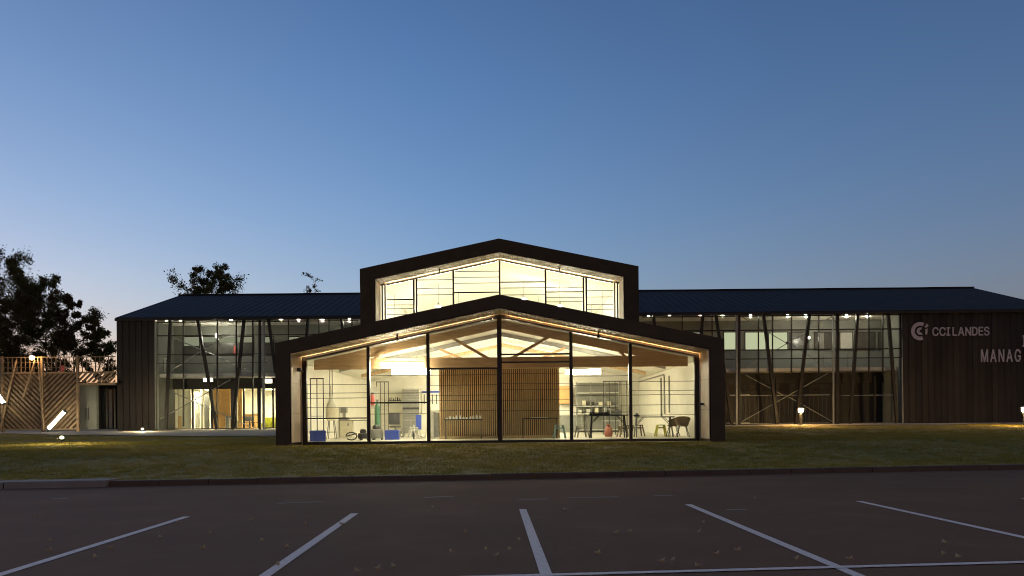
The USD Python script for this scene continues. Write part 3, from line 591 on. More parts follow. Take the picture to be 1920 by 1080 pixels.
for y_ in (wall_y(1241), yb_): part(cd, 'pipe', MB().rod((xw, y_, zc - .12), (xw, y_, 1.55), .035), 'mgrey')
part(cd, 'socket', bx(xw - .03, xw + .03, wall_y(1241) - .09, wall_y(1241) + .09, 1.40, 1.548), 'mgrey')

# ------------------------------------------------------------------ tall hall behind the pavilion
rnd = random.Random(12)
U0, U1, UB = 46.0, 47.8, 62.0
UC = float(W(935.5, 447, U0)[0]); UW, UI = 7.56, 6.75
UE, UA, UIE, UIA = 9.56, 11.14, 9.0, 10.41
th = thing('tall_hall', 'taller gabled hall with glowing clerestory window rising behind the low pavilion', 'building')
gable_frame(th, U0, U1 + .2, UC, UW, UI + .03, .4, UE, UA, UIE + .02, UIA + .03)
for s in (-1, 1):
    part(th, 'roof_sheet', MB().prism([(UC + s * UW, UE), (UC + s * (UW - .02), UE - .3), (UC, UA - .32), (UC, UA)], U1 + .202, 70), 'roofing')
    part(th, 'ceiling', MB().prism([(UC, UIA + .02), (UC + s * UI, UIE + .02), (UC + s * UI, UIE - .04), (UC, UIA - .04)], U1 + .15, UB), 'ceiling')
    part(th, 'side_wall', bx(*sorted((UC + s * (UI + .02), UC + s * (UI + .3))), U1 + .202, UB, 3, UIE - .02), 'white')
    part(th, 'jamb_board', bx(*sorted((UC + s * UI, UC + s * (UI - .03))), U0 + .02, U1 - .06, 5.2, UIE - .04), 'ply')
    for k in (0, 1):
        x_ = UC + s * (UI - .12 - .16 * k); part(th, 'mullion', bx(x_ - .035, x_ + .035, U1 - .06, U1 + .08, 5.2, inner_z(x_ - UC, UIE, UIA, UI) - .08), 'frame')
    part(th, 'head_rail', MB().prism([(UC, UIA - .03), (UC + s * (UI - .03), UIE - .03), (UC + s * (UI - .03), UIE - .09), (UC, UIA - .09)], U1 - .058, U1 + .078), 'frame')
soffit(th, U0, U1 - .06, UC, UI, UIE, UIA, .25)
for s in (-1, 1):  # strips added to brighten the upper soffit
    t = thing('strip_light', 'added light strip in a tray along the %s head of the clerestory window' % ('left' if s < 0 else 'right'), 'light')
    a, b = XC * 0 + UC + s * .1, UC + s * (UI - .4)
    def sl(o0, o1, y0, y1):
        za, zb2 = inner_z(.1, UIE, UIA, UI), inner_z(UI - .4, UIE, UIA, UI)
        return MB().prism([(a, za - o0), (b, zb2 - o0), (b, zb2 - o1), (a, za - o1)], y0, y1)
    part(t, 'tray', sl(.155, .165, U1 - .17, U1 - .062), 'frame'); part(t, 'lip', sl(.105, .1545, U1 - .17, U1 - .16), 'frame')
    part(t, 'diffuser', sl(.130, .154, U1 - .150, U1 - .10), 'added_strip_upper')
    px_ = (824, 1049)[s > 0]; dx = float(X(px_, U0 + 1, 508)) - UC
    t = thing('soffit_spot', 'small dark spotlight body under the %s slope of the clerestory soffit' % ('left' if s < 0 else 'right'), 'lamp', None, (UC + dx, U0 + 1, inner_z(dx, UIE, UIA, UI) - .03))
    part(t, 'bracket', bx(-.04, .04, -.04, .04, -.12, 0), 'dgrey'); part(t, 'body', MB().rod((0, -.1, -.18), (0, .12, -.16), .07, n=12), 'dgrey')
part(th, 'lower_wall', bx(UC - UI + .04, UC + UI - .04, U0 + .2, U1 + .1, .6, 5.19), 'cladding')
part(th, 'back_wall', MB().prism([(UC - UI, 3), (UC + UI, 3), (UC + UI, UIE), (UC, UIA), (UC - UI, UIE)], UB + .001, UB + .2), 'white')
part(th, 'floor', bx(UC - UI, UC + UI, U1 + .2, UB, 4.9, 5.1), 'floor')
um = [[711], [776, 781], [850], [937], [1023], [1094, 1099], [1166]]
for g in um[1:-1]:
    for p in g:
        x_ = float(X(p, U1, 540)); part(th, 'mullion', bx(x_ - .045, x_ + .045, U1 - .06, U1 + .08, 5.2, inner_z(x_ - UC, UIE, UIA, UI) - .08), 'frame')
ue = [UC - UI + .32] + [float(X(np.mean(g), U1, 540)) for g in um[1:-1]] + [UC + UI - .32]
ub = [[562, 572, 579, 590], [525, 541, 553], [509, 520, 531, 548.5], [529, 540, 553], [539, 547.5, 558, 566], [545, 557, 571, 580]]
for i in range(6):
    a, b = ue[i] + .05, ue[i + 1] - .05
    part(th, 'pane', MB().prism([(a, 5.2), (b, 5.2), (b, inner_z(b - UC, UIE, UIA, UI) - .09), (a, inner_z(a - UC, UIE, UIA, UI) - .09)], U1 + .01, U1 + .02), 'pane')
    for k, y_ in enumerate(ub[i]):
        z_ = float(Z(np.mean(um[i]) * .5 + np.mean(um[i + 1]) * .5, y_, U1)); thick = .03 if (i, y_) in ((3, 529), (4, 547.5), (2, 548.5), (0, 562)) else .016
        part(th, 'transom' if thick > .02 else 'shading_bar', bx(a, b, U1 - .055, U1 - .02, z_ - thick, z_ + thick), 'frame')
    for z_ in (6.1, 6.7): part(th, 'shading_bar', bx(a, b, U1 - .055, U1 - .02, z_ - .014, z_ + .014), 'frame')
def pendant(px, py, yd, label, group=None):
    p = W(px, py, yd); t = thing('pendant_lamp', label, 'lamp', group, p)
    part(t, 'shade', MB().lathe([(.04, .24), (.06, .20), (.13, .05), (.14, .02), (.12, .02), (.06, .18), (.0, .20)], n=18), 'lgrey', smooth=40)
    part(t, 'bulb', MB().lathe([(0, -.16), (.08, -.13), (.12, -.05), (.10, .015), (0, .018)], n=16), 'pendant', smooth=60)
    part(t, 'cord', MB().rod((0, 0, .24), (0, 0, inner_z(p[0] - UC, UIE, UIA, UI) - .05 - p[2]), .012, n=6), 'dgrey')
pendant(822, 574, 51.5, 'glowing pendant lamp low behind the left half of the clerestory window')
pendant(1050, 573, 51.5, 'glowing pendant lamp low behind the right half of the clerestory window')
pendant(982, 560, 54, 'glowing pendant lamp just right of the clerestory centre mullion')
for k, (px, yd) in enumerate(((740, 51.5), (1130, 51.5), (860, 56), (1010, 59), (760, 58), (1110, 58))):
    pendant(px, 640, yd, 'added pendant lamp low in the tall hall, unseen behind the pavilion roof', 'added unseen pendant lamps in the tall hall')  # unseen lamps, added to light the hall ceiling from below

# ------------------------------------------------------------------ long wing (to both sides of the hall)
rnd = random.Random(13)
WY, WR, WE, WRZ, WB = 56.0, 66.7, 8.30, 11.30, .72
XL, XR = float(W(218, 592, WY)[0]), float(X(1825, WR, 541))
def wing(name, label, x0, x1, end):
    t = thing(name, label, 'building')
    sl = (WRZ - WE) / (WR - WY)
    v = []
    for x_ in (x0, x1): v += [(x_, WY - .15, WE - .15 * sl), (x_, WR, WRZ), (x_, WR + 10.7, WE), (x_, WR + 10.7, WE - .22), (x_, WR, WRZ - .22), (x_, WY - .15, WE - .15 * sl - .22)]
    f = [g for i in range(6) for g in ((i, (i + 1) % 6, 6 + (i + 1) % 6), (i, 6 + (i + 1) % 6, 6 + i))] + [(0, 5, 4), (0, 4, 1), (1, 4, 3), (1, 3, 2), (6, 10, 11), (6, 7, 10), (7, 9, 10), (7, 8, 9)]
    rf = part(t, 'roof', MB().add(v, f), 'roofing')
    x_ = x0 + .3
    while x_ < x1 - .1:
        part(rf, 'standing_seam', MB().beam((x_, WY - .14, WE - .14 * sl + .015), (x_, WR - .05, WRZ),   .02, .014), 'roofing'); x_ += .53
    part(rf, 'ridge_cap', MB().beam((x0, WR, WRZ + .03), (x1, WR, WRZ + .03), .34, .09), 'cladding')
    part(rf, 'gutter', bx(x0, x1, WY - .26, WY - .152, WE - .26, WE - .10), 'cladding')
    part(t, 'back_wall', bx(x0, x1, WR + 10.3, WR + 10.5, WB - .2, WE - .2), 'dark_wall')
    xe = x0 if end < 0 else x1
    part(t, 'gable_end', MB().add([(xe - end * a, y_, z_) for a in (.02, .22) for y_, z_ in ((WY + .02, WB - .2), (WY + .02, WE - .2), (WR, WRZ - .23), (WR + 10.3, WE - .2), (WR + 10.3, WB - .2))],
         [(0, 1, 2), (0, 2, 4), (2, 3, 4), (5, 7, 6), (5, 9, 7), (7, 9, 8)] + [g for i in range(5) for g in ((i, 5 + i, 5 + (i + 1) % 5), (i, 5 + (i + 1) % 5, (i + 1) % 5))]), 'cladding')
    return t
SLABZ = float(Z(400, 701, WY + 1))
def cladding(t, x0, x1, pitch):
    n_ = int(round((x1 - x0) / pitch)); e = (x1 - x0) / n_
    part(t, 'cladding_backing', bx(x0, x1, WY + .06, WY + .2, WB - .3, WE - .2), 'dark_wall')
    for i in range(n_):
        a = x0 + i * e; o = rnd.uniform(0, .012)
        b = MB().box(a + .012, a + e - .012, WY - .0 + o, WY + .055, WB - .25, WE - .22).box(a + e - .035, a + e - .0125, WY - .05, WY + o - .0005, WB - .25, WE - .22)
        part(t, 'cladding_panel', b, rnd.choice(['cladding', 'cladding', 'cladding_b', 'cladding_c']))
def slanted(t, a, b, w=.17):
    ya = WY + .12
    part(t, 'slanted_column', MB().beam(W(a[0], a[1], ya), W(b[0], b[1], ya), w, .22, (0, 1, 0)), 'steel')
def post(t, px, y0, y1, w, m='steel', yd=WY + .1):
    part(t, 'post', MB().beam(W(px, y0, yd), W(px, y1, yd), .16, w, (1, 0, 0)), m)
def hrail(t, px0, px1, py, h=.05, yd=WY + .3, m='steel', name='rail'):
    xm = (px0 + px1) / 2; z = float(Z(xm, py, yd)); part(t, name, bx(float(X(px0, yd, py)), float(X(px1, yd, py)), yd - .04, yd + .04, z - h / 2, z + h / 2), m)
def rect(t, name, px0, px1, py0, py1, yd, m, d=.08, label=None):
    a, b = float(X(px0, yd, (py0 + py1) / 2)), float(X(px1, yd, (py0 + py1) / 2)); xm = (px0 + px1) / 2
    return part(t, name, bx(a, b, yd, yd + d, float(Z(xm, py1, yd)), float(Z(xm, py0, yd))), m, label=label)
def brace(t, a, b, r=.035, yd=WY + .55, m='galv'):
    part(t, 'brace_rod', MB().rod(W(*a, yd), W(*b, yd), r, n=8), m)

# ---- left part
lw = wing('long_wing', 'dark two-storey wing with lit ground-floor entrance, left of the gabled hall', XL, UC - UW - .05, -1)
gxl = float(X(290, WY, 700))
cladding(lw, XL, gxl, .42)
x_end = UC - UW - .06
RY = 59.0
def shell(t, x0, x1, side):
    part(t, 'gallery_ceiling', bx(x0, x1, WY + .3, RY + .0, WE - .28, WE - .22), 'ceiling')
    part(t, 'upper_wall', bx(x0, x1, RY, RY + .12, SLABZ, WE - .29), 'grey_wall')
    part(t, 'floor_slab', bx(x0, x1, WY + .5, RY - .002, SLABZ - .22, SLABZ - .002), 'slab')
    part(t, 'fascia', bx(x0, x1, RY - .3, RY - .2, SLABZ - .95, SLABZ - .222), 'dark_wall')
    part(t, 'base_slab', bx(x0, x1, WY - .1, RY + 5, WB - .3, WB + .06), 'concrete')
    part(t, 'end_wall', bx(*((x0, x0 + .1) if side < 0 else (x1 - .1, x1)), WY + .3, RY - .01, WB + .062, WE - .29), 'grey_wall')
shell(lw, gxl + .02, x_end, -1)
for a, b in (((320, 595), (311, 805)), ((370, 595), (407, 805)), ((458, 595), (436, 805)), ((503, 595), (517, 700)), ((578, 595), (569, 700)), ((640, 595), (652, 700))): slanted(lw, a, b)
post(lw, 487, 594, 806, .14); post(lw, 494.5, 594, 806, .14, 'mgrey'); post(lw, 291.5, 595, 806, .08, 'mgrey')
for px in (344, 407.5, 443, 474, 541, 598, 617, 660): post(lw, px, 597, 800 if px < 500 else 705, .05, yd=WY + .3)
for py in (603, 628): hrail(lw, 291, 672, py)
for py in (664, 681): hrail(lw, 291, 500, py, .035)
for a, b in (((322, 632), (473, 697)), ((322, 694), (420, 630)), ((293, 790), (432, 712)), ((312, 730), (470, 800))): brace(lw, a, b)
# upper windows: frame, lit upper light, dark lower light
for k, (a, b) in enumerate(((345, 373), (379, 407), (411, 440), (445, 473), (497, 512), (542, 560), (575, 598), (606, 640))):
    w_ = rect(lw, 'upper_window', a - 1.5, b + 1.5, 630, 666, RY - .06, 'frame', .055)
    rect(w_, 'lit_pane', a, b, 632, 648.5 if k == 0 else 642, RY - .08, 'lit_blind_dim', .018)
    rect(w_, 'dark_pane', a, b, (649 if k == 0 else 643), 664.5, RY - .08, 'window_dark', .018)
rect(lw, 'wall_panel', 293, 315, 631, 668, RY - .06, 'lgrey', .05)
rect(lw, 'red_panel', 438, 444, 648, 664, RY - .1, 'red', .015)
for px in (296, 309): post(lw, px, 672, 698, .05, 'lgrey', WY + 1.2)
hrail(lw, 294, 313, 673, .07, WY + 1.2, 'lgrey', 'balcony_rail')
# lobby on the ground floor
LZ0, LZ1 = WB + .062, float(Z(400, 727, RY))
lx0, lx1 = float(X(325, RY, 760)), x_end
part(lw, 'lobby_floor', bx(lx0, lx1, RY + .15, RY + 7, LZ0 - .03, LZ0 + .03), 'floor'); part(lw, 'lobby_ceiling', bx(lx0, lx1, RY - .19, RY + 7, LZ1 + .02, LZ1 + .1), 'ceiling')
part(lw, 'lobby_back_wall', bx(lx0, lx1, RY + 7.001, RY + 7.1, LZ0, LZ1 + .02), 'white'); part(lw, 'lobby_end_wall', bx(lx0 - .12, lx0 - .001, RY, RY + 7, LZ0, LZ1), 'white')
rect(lw, 'ground_wall', 291, 324.5, 722, 804, RY - .05, 'grey_wall', .1)
rect(lw, 'white_partition', 327, 358, 730, 803, RY + .9, 'white', .08); rect(lw, 'door_leaf', 332, 340, 780, 803, RY + .8, 'plank0', .06)
rect(lw, 'dark_partition', 366, 374, 735, 803, RY + 2.0, 'mgrey', .08); rect(lw, 'white_pillar', 376, 381, 730, 803, RY + 1.4, 'white', .2); rect(lw, 'dark_partition', 383, 392, 740, 803, RY + 2.2, 'dgrey', .08)
rect(lw, 'orange_partition', 398.5, 432, 729, 804, RY + 1.2, 'orange', .08); rect(lw, 'orange_partition', 446, 454, 729, 804, RY + 1.2, 'orange', .08)
for px in (325.5, 361, 397, 434, 443, 457, 484, 512): rect(lw, 'door_post', px - 1.6, px + 1.6, 727, 803.5, RY - .04, 'frame', .1)
rect(lw, 'door_post', 434, 441, 727, 803.5, RY - .03, 'dgrey', .08)
for a, b in ((327, 359.5), (362.5, 395.5), (398.5, 432.5), (444.5, 455.5), (458.5, 482.5), (485.5, 510.5)): rect(lw, 'door_pane', a, b, 728, 803, RY, 'pane', .01)
hrail(lw, 325, 512, 727.5, .08, RY - .005, 'frame', 'door_head'); hrail(lw, 325, 512, 803.5, .07, RY - .005, 'frame', 'door_sill')
t = thing('reception_counter', 'brown counter seen through the entrance glass beside the thick column', 'counter', None, (float(X(470, RY + 2.5)), RY + 2.5, LZ0 + .03)); part(t, 'front', bx(-.5, .5, 0, .1, 0, 1.05), 'orange'); part(t, 'top', bx(-.55, .55, -.08, .5, 1.051, 1.1), 'mgrey')
t = thing('waste_bin', 'grey bin standing before the orange wall behind the entrance glass', 'bin', None, (float(X(427, RY + .7)), RY + .7, LZ0 + .03)); part(t, 'body', MB().lathe([(0, 0), (.15, 0), (.18, .85), (0, .85)], n=16), 'mgrey', smooth=40); part(t, 'lid', MB().lathe([(0, .851), (.19, .851), (.19, .9), (0, .93)], n=16), 'dgrey', smooth=40)
for k, px in enumerate((452, 463, 476)):
    t = thing('lobby_chair', ('dark chair behind the entrance glass, next to the slanted column', 'dark chair before the brown counter in the entrance lobby', 'dark chair right of the brown counter in the entrance lobby')[k], 'chair', None, (float(X(px, RY + 1.6)), RY + 1.6, LZ0 + .03), 30 * k)
    part(t, 'seat', bx(-.22, .22, -.22, .22, .43, .47), 'dgrey'); part(t, 'backrest', bx(-.22, .22, .20, .24, .55, .9), 'dgrey')
    for i in (-1, 1):
        for j in (-1, 1): part(t, 'leg', bx(i * .2 - .015, i * .2 + .015, j * .2 - .015, j * .2 + .015, 0, .43 if j < 0 else .55), 'dgrey')
t = thing('lime_sofa', 'lime green bench seat glowing at the lobby edge by the pavilion', 'bench', None, (float(X(508, RY + 1.5)), RY + 1.5, LZ0 + .03)); part(t, 'seat', bx(-.7, .7, 0, .6, .1, .42), 'lime'); part(t, 'backrest', bx(-.7, .7, .45, .6, .421, .8), 'lime'); part(t, 'plinth', bx(-.65, .65, .05, .55, 0, .1), 'dgrey')
def lamp_box(name, label, p, w, h, d, m, group=None, back='lgrey'):
    t = thing(name, label, 'lamp', group, p); part(t, 'housing', bx(-w / 2 - .02, w / 2 + .02, .001, d, -h / 2 - .02, h / 2 + .02), back); part(t, 'lens', bx(-w / 2, w / 2, -.02, 0, -h / 2, h / 2), m); return t
for k in range(4):
    x_ = lx0 + 1.0 + k * (lx1 - lx0 - 2) / 3
    for j, y_ in enumerate((RY + 1.5, RY + 4.5)):
        t = thing('lobby_light', ORD[k] + ' square ceiling light from the left in the ' + ('front', 'back')[j] + ' row of the entrance lobby', 'light', 'ceiling lights in the entrance lobby', (x_, y_, LZ1 + .015)); part(t, 'frame', MB().box(-.36, .36, -.36, -.3, -.03, 0).box(-.36, .36, .3, .36, -.03, 0).box(-.36, -.3, -.299, .299, -.03, 0).box(.3, .36, -.299, .299, -.03, 0), 'lgrey'); part(t, 'diffuser', bx(-.299, .299, -.299, .299, -.025, 0), 'lobby_lamp')
for px in (384.5, 396): lamp_box('wall_lamp', ('left one' if px < 390 else 'right one') + ' of the twin bright square lamps over the entrance', W(px, 712.5, RY - .55), .19, .22, .12, 'wall_lamp')
lamp_box('wall_lamp', 'wide bright lamp over the entrance next to the pavilion roof', W(503, 714.5, RY - .55), .5, .26, .12, 'wall_lamp')
def spot(px, py, yd, label, group, s=.09):
    p = W(px, py, yd); t = thing('gallery_spot', label, 'lamp', group, p)
    part(t, 'glow', MB().lathe([(0, -s * 1.6), (s * .7, -s * 1.3), (s, 0), (s * .6, s), (0, s * 1.1)], n=12), 'gallery_lamp', smooth=60); part(t, 'cap', MB().lathe([(0, s * 1.11), (s * .7, s * 1.1), (s * .7, s * 1.8), (0, s * 1.8)], n=12), 'dgrey')
for k, px in enumerate((312, 338, 433, 527, 560, 605, 655)): spot(px, 599.5, WY + 1.0, ORD[k] + ' small bright eave lamp from the left end of the left wing', 'eave lamps of the left wing')
spot(406, 629, WY + 1.6, 'single small lamp hanging at the middle of the upper gallery, left wing', None)

# ---- right part
rw = wing('long_wing', 'dark two-storey wing with white lettering, right of the gabled hall', UC + UW + .05, XR, 1)
gxr = float(X(1693, WY, 690)); x0r = UC + UW + .06
cladding(rw, gxr, XR, .42)
shell(rw, x0r, gxr - .02, 1)
for a, b in (((1225, 588), (1236, 700)), ((1318, 588), (1309, 700)), ((1342, 588), (1373, 797)), ((1431, 587), (1458, 797)), ((1518, 587), (1492, 797)), ((1608, 586), (1594, 796)), ((1665, 586), (1682, 796))): slanted(rw, a, b)
post(rw, 1386, 587, 798, .14); post(rw, 1381, 587, 798, .12, 'mgrey'); post(rw, 1570, 586, 797, .20); post(rw, 1562.5, 586, 797, .06, 'mgrey'); post(rw, 1692.5, 586, 797, .07, 'mgrey')
for px in (1279, 1335, 1422, 1448.5, 1484, 1535, 1629, 1655): post(rw, px, 588, 702, .05, yd=WY + .3)
for px in (1455, 1505, 1640): post(rw, px, 706, 795, .05, yd=WY + .3)
for py, h_ in ((592.5, .06), (619, .08), (655, .06), (672, .06)): hrail(rw, 1204 if py < 640 else 1360, 1691, py, h_)
for a, b in (((1388, 592), (1474, 643)), ((1398, 690), (1560, 594)), ((1483, 645), (1552, 690)), ((1392, 790), (1552, 700)), ((1398, 703), (1470, 742)), ((1480, 745), (1560, 790))): brace(rw, a, b, m='mgrey' if a[1] < 700 else 'grey_wall', r=.028)
part(rw, 'brace_hub', MB().rod(W(1476, 643, WY + .5), W(1476, 643, WY + .6), .10, n=14), 'dgrey')
for k, (a, b, lit) in enumerate(((1214, 1232, .5), (1240, 1268, 0), (1288, 1312, .5), (1358, 1379, 1), (1398, 1435, 1), (1442, 1476, 1), (1482, 1516, 0), (1528, 1558, 0), (1576, 1598, .3), (1606, 1640, 0), (1648, 1676, 0))):
    w_ = rect(rw, 'upper_window', a - 1.5, b + 1.5, 622, 656.5, RY - .06, 'frame', .055)
    rect(w_, 'lit_pane' if lit else 'dark_pane', a, b, 623.5, 655, RY - .08, {1: 'lit_blind', .5: 'lit_blind_dim', .3: 'lgrey', 0: 'window_dark'}[lit], .018)
rect(rw, 'wall_panel', 1534, 1545, 624, 655, RY - .1, 'mgrey', .03)
for px0, px1 in ((1358, 1390), (1545, 1565), (1590, 1605)): rect(rw, 'white_door', px0, px1, 660, 695, RY - .07, 'grey_wall', .06)
part(rw, 'ground_wall', bx(x0r, gxr - .02, RY - .05, RY + .05, WB + .062, SLABZ - .951), 'dark_wall')
for k in range(26):
    a = x0r + .1 + k * (gxr - x0r - .2) / 26; part(rw, 'ground_board', bx(a, a + (gxr - x0r - .2) / 26 - .02, RY - .08, RY - .051, WB + .1, SLABZ - .97), rnd.choice(['dark_wall', 'dark_wall', 'steel']))
for py in (741, 793.5):
    hrail(rw, 1362, 1405, py, .06, WY + .9, 'lgrey', 'guard_rail'); hrail(rw, 1405, 1555, py, .04, WY + .9, 'mgrey', 'guard_rail'); hrail(rw, 1576, 1690, py, .045, WY + .9, 'mgrey', 'guard_rail')
for k in range(24): part(rw, 'guard_bar', MB().beam(W(1366 + k * 8, 741, WY + .9), W(1366 + k * 8, 793, WY + .9), .015, .015), 'dgrey')
for k, px in enumerate((1216, 1255, 1313, 1355, 1407, 1477, 1511, 1587, 1627)): spot(px, 591.5, WY + 1.0, ORD[k] + ' small bright eave lamp of the right wing, counting away from the tall gable', 'eave lamps of the right wing')
spot(1517, 633, WY + 1.6, 'single small lamp at mid height of the upper gallery, right wing', None, .06)

# ---- lettering on the right wing
sgn = thing('logo_sign', 'pale ring-shaped logo beside the words CCI LANDES on the dark right wing', 'sign')
ly = WY - .06
def ring(cx, cz, r0, r1, a0, a1, n=40):
    a = np.radians(np.linspace(a0, a1, n)); p = [(cx + r1 * math.cos(t), cz + r1 * math.sin(t)) for t in a] + [(cx + r0 * math.cos(t), cz + r0 * math.sin(t)) for t in a[::-1]]
    return MB().prism(p, ly - .03, ly)
lc = W(1725, 621, ly); lx, lz = float(lc[0]), float(lc[2])
part(sgn, 'outer_arc', ring(lx, lz, .36, .60, 62, 290), 'letter'); part(sgn, 'inner_arc', ring(lx + .03, lz, .08, .25, 70, 300), 'letter')
part(sgn, 'dot', MB().prism([(lx + .28, lz + .30), (lx + .46, lz + .50), (lx + .56, lz + .36), (lx + .40, lz + .22)], ly - .03, ly), 'letter'); part(sgn, 'stem', MB().prism([(lx + .36, lz + .14), (lx + .50, lz + .16), (lx + .46, lz - .22), (lx + .33, lz - .2)], ly - .03, ly), 'letter')
def lettering(name, label, text, px0, px1, py0, py1, gap, space=.5, bold=True):
    t = thing(name, label, 'sign'); a, b = W(px0, py1, ly), W(px1, py1, ly); h = float(Z((px0 + px1) / 2, py0, ly) - Z((px0 + px1) / 2, py1, ly))
    ms = [None if c == ' ' else meshkit.text_mesh(c, h, .03, bold) for c in text]
    ws = [space * h if m is None else m.bounds[1, 0] - m.bounds[0, 0] for m in ms]
    k = (b[0] - a[0]) / (sum(ws) + gap * h * (len(ws) - 1)); x_ = 0
    z0 = float(Z((px0 + px1) / 2, py1, ly))
    for c, m, w in zip(text, ms, ws):
        if m is not None:
            v = m.vertices - [m.bounds[0, 0], 0, 0]
            part(t, 'letter', MB().add(np.c_[a[0] + (x_ + v[:, 0]) * k, ly - v[:, 2], z0 + v[:, 1]], m.faces), 'letter')
        x_ += w + gap * h
lettering('wall_lettering', 'pale capital letters CCI LANDES high on the dark right wing', 'CCI LANDES', 1748, 1855, 613.5, 629, .12, .10)
lettering('wall_lettering', 'widely spaced pale letters MANAG at the right edge of the dark wing', 'MANAG', 1839, 1914, 655.5, 678, .30)
lettering('wall_lettering', 'single pale upright letter stroke above the MANAG lettering', 'I', 1917, 1920.5, 629, 650, .2)

# ------------------------------------------------------------------ timber screen at far left
rnd = random.Random(14)
SY = 55.0
sc = thing('timber_screen', 'tall timber screen of diagonal slats with a grated top, left of the dark wing', 'fence')
def P(px, py, yd=SY): return W(px, py, yd)
sx0, sx1 = -70, 217
zt, zm, zb_ = float(Z(80, 669, SY)), float(Z(80, 699, SY)), float(Z(80, 806, SY))
for px in (-66, 5, 80, 146.5): part(sc, 'post', bx(float(X(px, SY)) - .07, float(X(px, SY)) + .07, SY - .08, SY + .08, zb_ - .2, zt + .04), 'fence_post')
part(sc, 'top_rail', bx(float(X(sx0, SY)), float(X(sx1, SY)), SY - .05, SY + .05, zt - .06, zt + .0), 'fence_post'); part(sc, 'middle_rail', bx(float(X(sx0, SY)), float(X(sx1, SY)), SY - .06, SY + .06, zm - .05, zm + .05), 'fence_post')
part(sc, 'door_head', bx(float(X(148, SY)), float(X(217, SY)), SY - .06, SY + .06, float(Z(180, 722, SY)), float(Z(180, 718, SY))), 'fence_post'); part(sc, 'bottom_rail', bx(float(X(sx0, SY)), float(X(146, SY)), SY - .05, SY + .05, zb_, zb_ + .08), 'fence_post')
for px in np.arange(sx0 + 4, sx1 - 2, 8.2): part(sc, 'grating_bar', bx(float(X(px, SY)) - .022, float(X(px, SY)) + .022, SY - .02, SY + .02, zm + .051, zt - .061), 'fence_slat')
for py in (679, 689): part(sc, 'grating_bar', bx(float(X(sx0, SY)), float(X(sx1, SY)), SY + .021, SY + .04, float(Z(80, py, SY)) - .015, float(Z(80, py, SY)) + .015), 'fence_slat')
def diag(x0, x1, z0, z1, sgn_, pitch=.24):
    """Slats at 45 degrees filling a panel, each clipped to it."""
    from shapely.geometry import Polygon, box as sbox
    pan = sbox(x0, z0, x1, z1); c = x0 + z0 - 20 if sgn_ < 0 else 0
    lo = min(-sgn_ * x + z for x in (x0, x1) for z in (z0, z1)); hi = max(-sgn_ * x + z for x in (x0, x1) for z in (z0, z1)); k = lo
    while k < hi:
        w = pitch * .58
        p = Polygon([(x0 - 1, sgn_ * (x0 - 1) + k), (x1 + 1, sgn_ * (x1 + 1) + k), (x1 + 1, sgn_ * (x1 + 1) + k + w * 1.414), (x0 - 1, sgn_ * (x0 - 1) + k + w * 1.414)]).intersection(pan)
        if p.area > .01: part(sc, 'slat', MB().prism(list(p.exterior.coords)[:-1], SY - .035 + rnd.uniform(0, .01), SY - .005), 'fence_slat' if rnd.random() < .75 else 'fence_post')
        k += pitch * 1.414
def xx(px): return float(X(px, SY))
diag(xx(80) + .08, xx(146.5) - .08, zb_ + .085, zm - .055, 1); diag(xx(5) + .08, xx(80) - .08, zb_ + .085, zm - .055, -1); diag(xx(-66) + .08, xx(5) - .08, zb_ + .085, zm - .055, 1)
diag(xx(146.5) + .08, xx(217), float(Z(180, 717, SY)), zm - .055, 1)
part(sc, 'backing', bx(xx(-66), xx(146), SY + .15, SY + .2, zb_, zm), 'slat_back')
for a, b in (((30, 676), (0, 806)), ((72, 672), (82, 806)), ((66, 676), (44, 745))): part(sc, 'leaning_pole', MB().rod(W(*a, SY - .3), W(*b, SY - .3), .06, .07, n=10), 'fence_post', smooth=50)
an = thing('entrance_block', 'low grey block with a glazed door between the timber screen and the dark wing', 'building')
rect(an, 'wall', 149, 181, 722, 805, SY + .6, 'grey_wall', .3); rect(an, 'roof_slab', 149, 218, 717.5, 721.8, SY + .1, 'dark_wall', 4); rect(an, 'dark_recess', 181, 218, 722, 805, SY + 2.2, 'dark_wall', .2)
for px in (186, 200, 215): rect(an, 'door_frame', px - 1.5, px + 1.5, 728, 804, SY + 1.2, 'frame', .1)
for a, b in ((187.6, 198.4), (201.6, 213.4)): rect(an, 'door_pane', a, b, 729, 803, SY + 1.23, 'pane', .01)
rect(an, 'inner_wall', 204, 210, 730, 803, SY + 1.8, 'lgrey', .1); rect(an, 'intercom', 161, 165.5, 765, 787, SY + .53, 'dgrey', .06)
t = thing('red_sign', 'small red board showing through the grated top of the timber screen', 'sign'); rect(t, 'board', 111, 121, 685, 698, SY + 3, 'red', .04); post(t, 116, 698, 803, .06, 'dgrey', SY + 3.06)

# ------------------------------------------------------------------ outdoor lamps
def bollard(px, py, label):
    p = G(px, py, .60); y_ = p[1]; p = np.array([p[0], y_, float(gz(p[0], y_)) + .03])
    t = thing('bollard_lamp', label, 'lamp', None, p)
    part(t, 'foot', MB().lathe([(0, 0), (.13, 0), (.13, .03), (.08, .05), (0, .05)], n=18), 'dgrey', smooth=40); part(t, 'post', MB().lathe([(.075, .05), (.075, .779), (0, .779)], n=18), 'dgrey', smooth=40)
    part(t, 'glass_head', MB().lathe([(0, .78), (.11, .781), (.15, .84), (.15, .97), (.12, 1.02), (0, 1.02)], n=18), 'bollard_glow', smooth=40); part(t, 'cap', MB().lathe([(0, 1.021), (.24, 1.021), (.22, 1.05), (0, 1.08)], n=18), 'dgrey', smooth=40)
bollard(1502, 803, 'glowing bollard lamp on the grass before the dark ground floor of the right wing')
bollard(1921, 801, 'glowing bollard lamp cut by the right edge below the lettering')
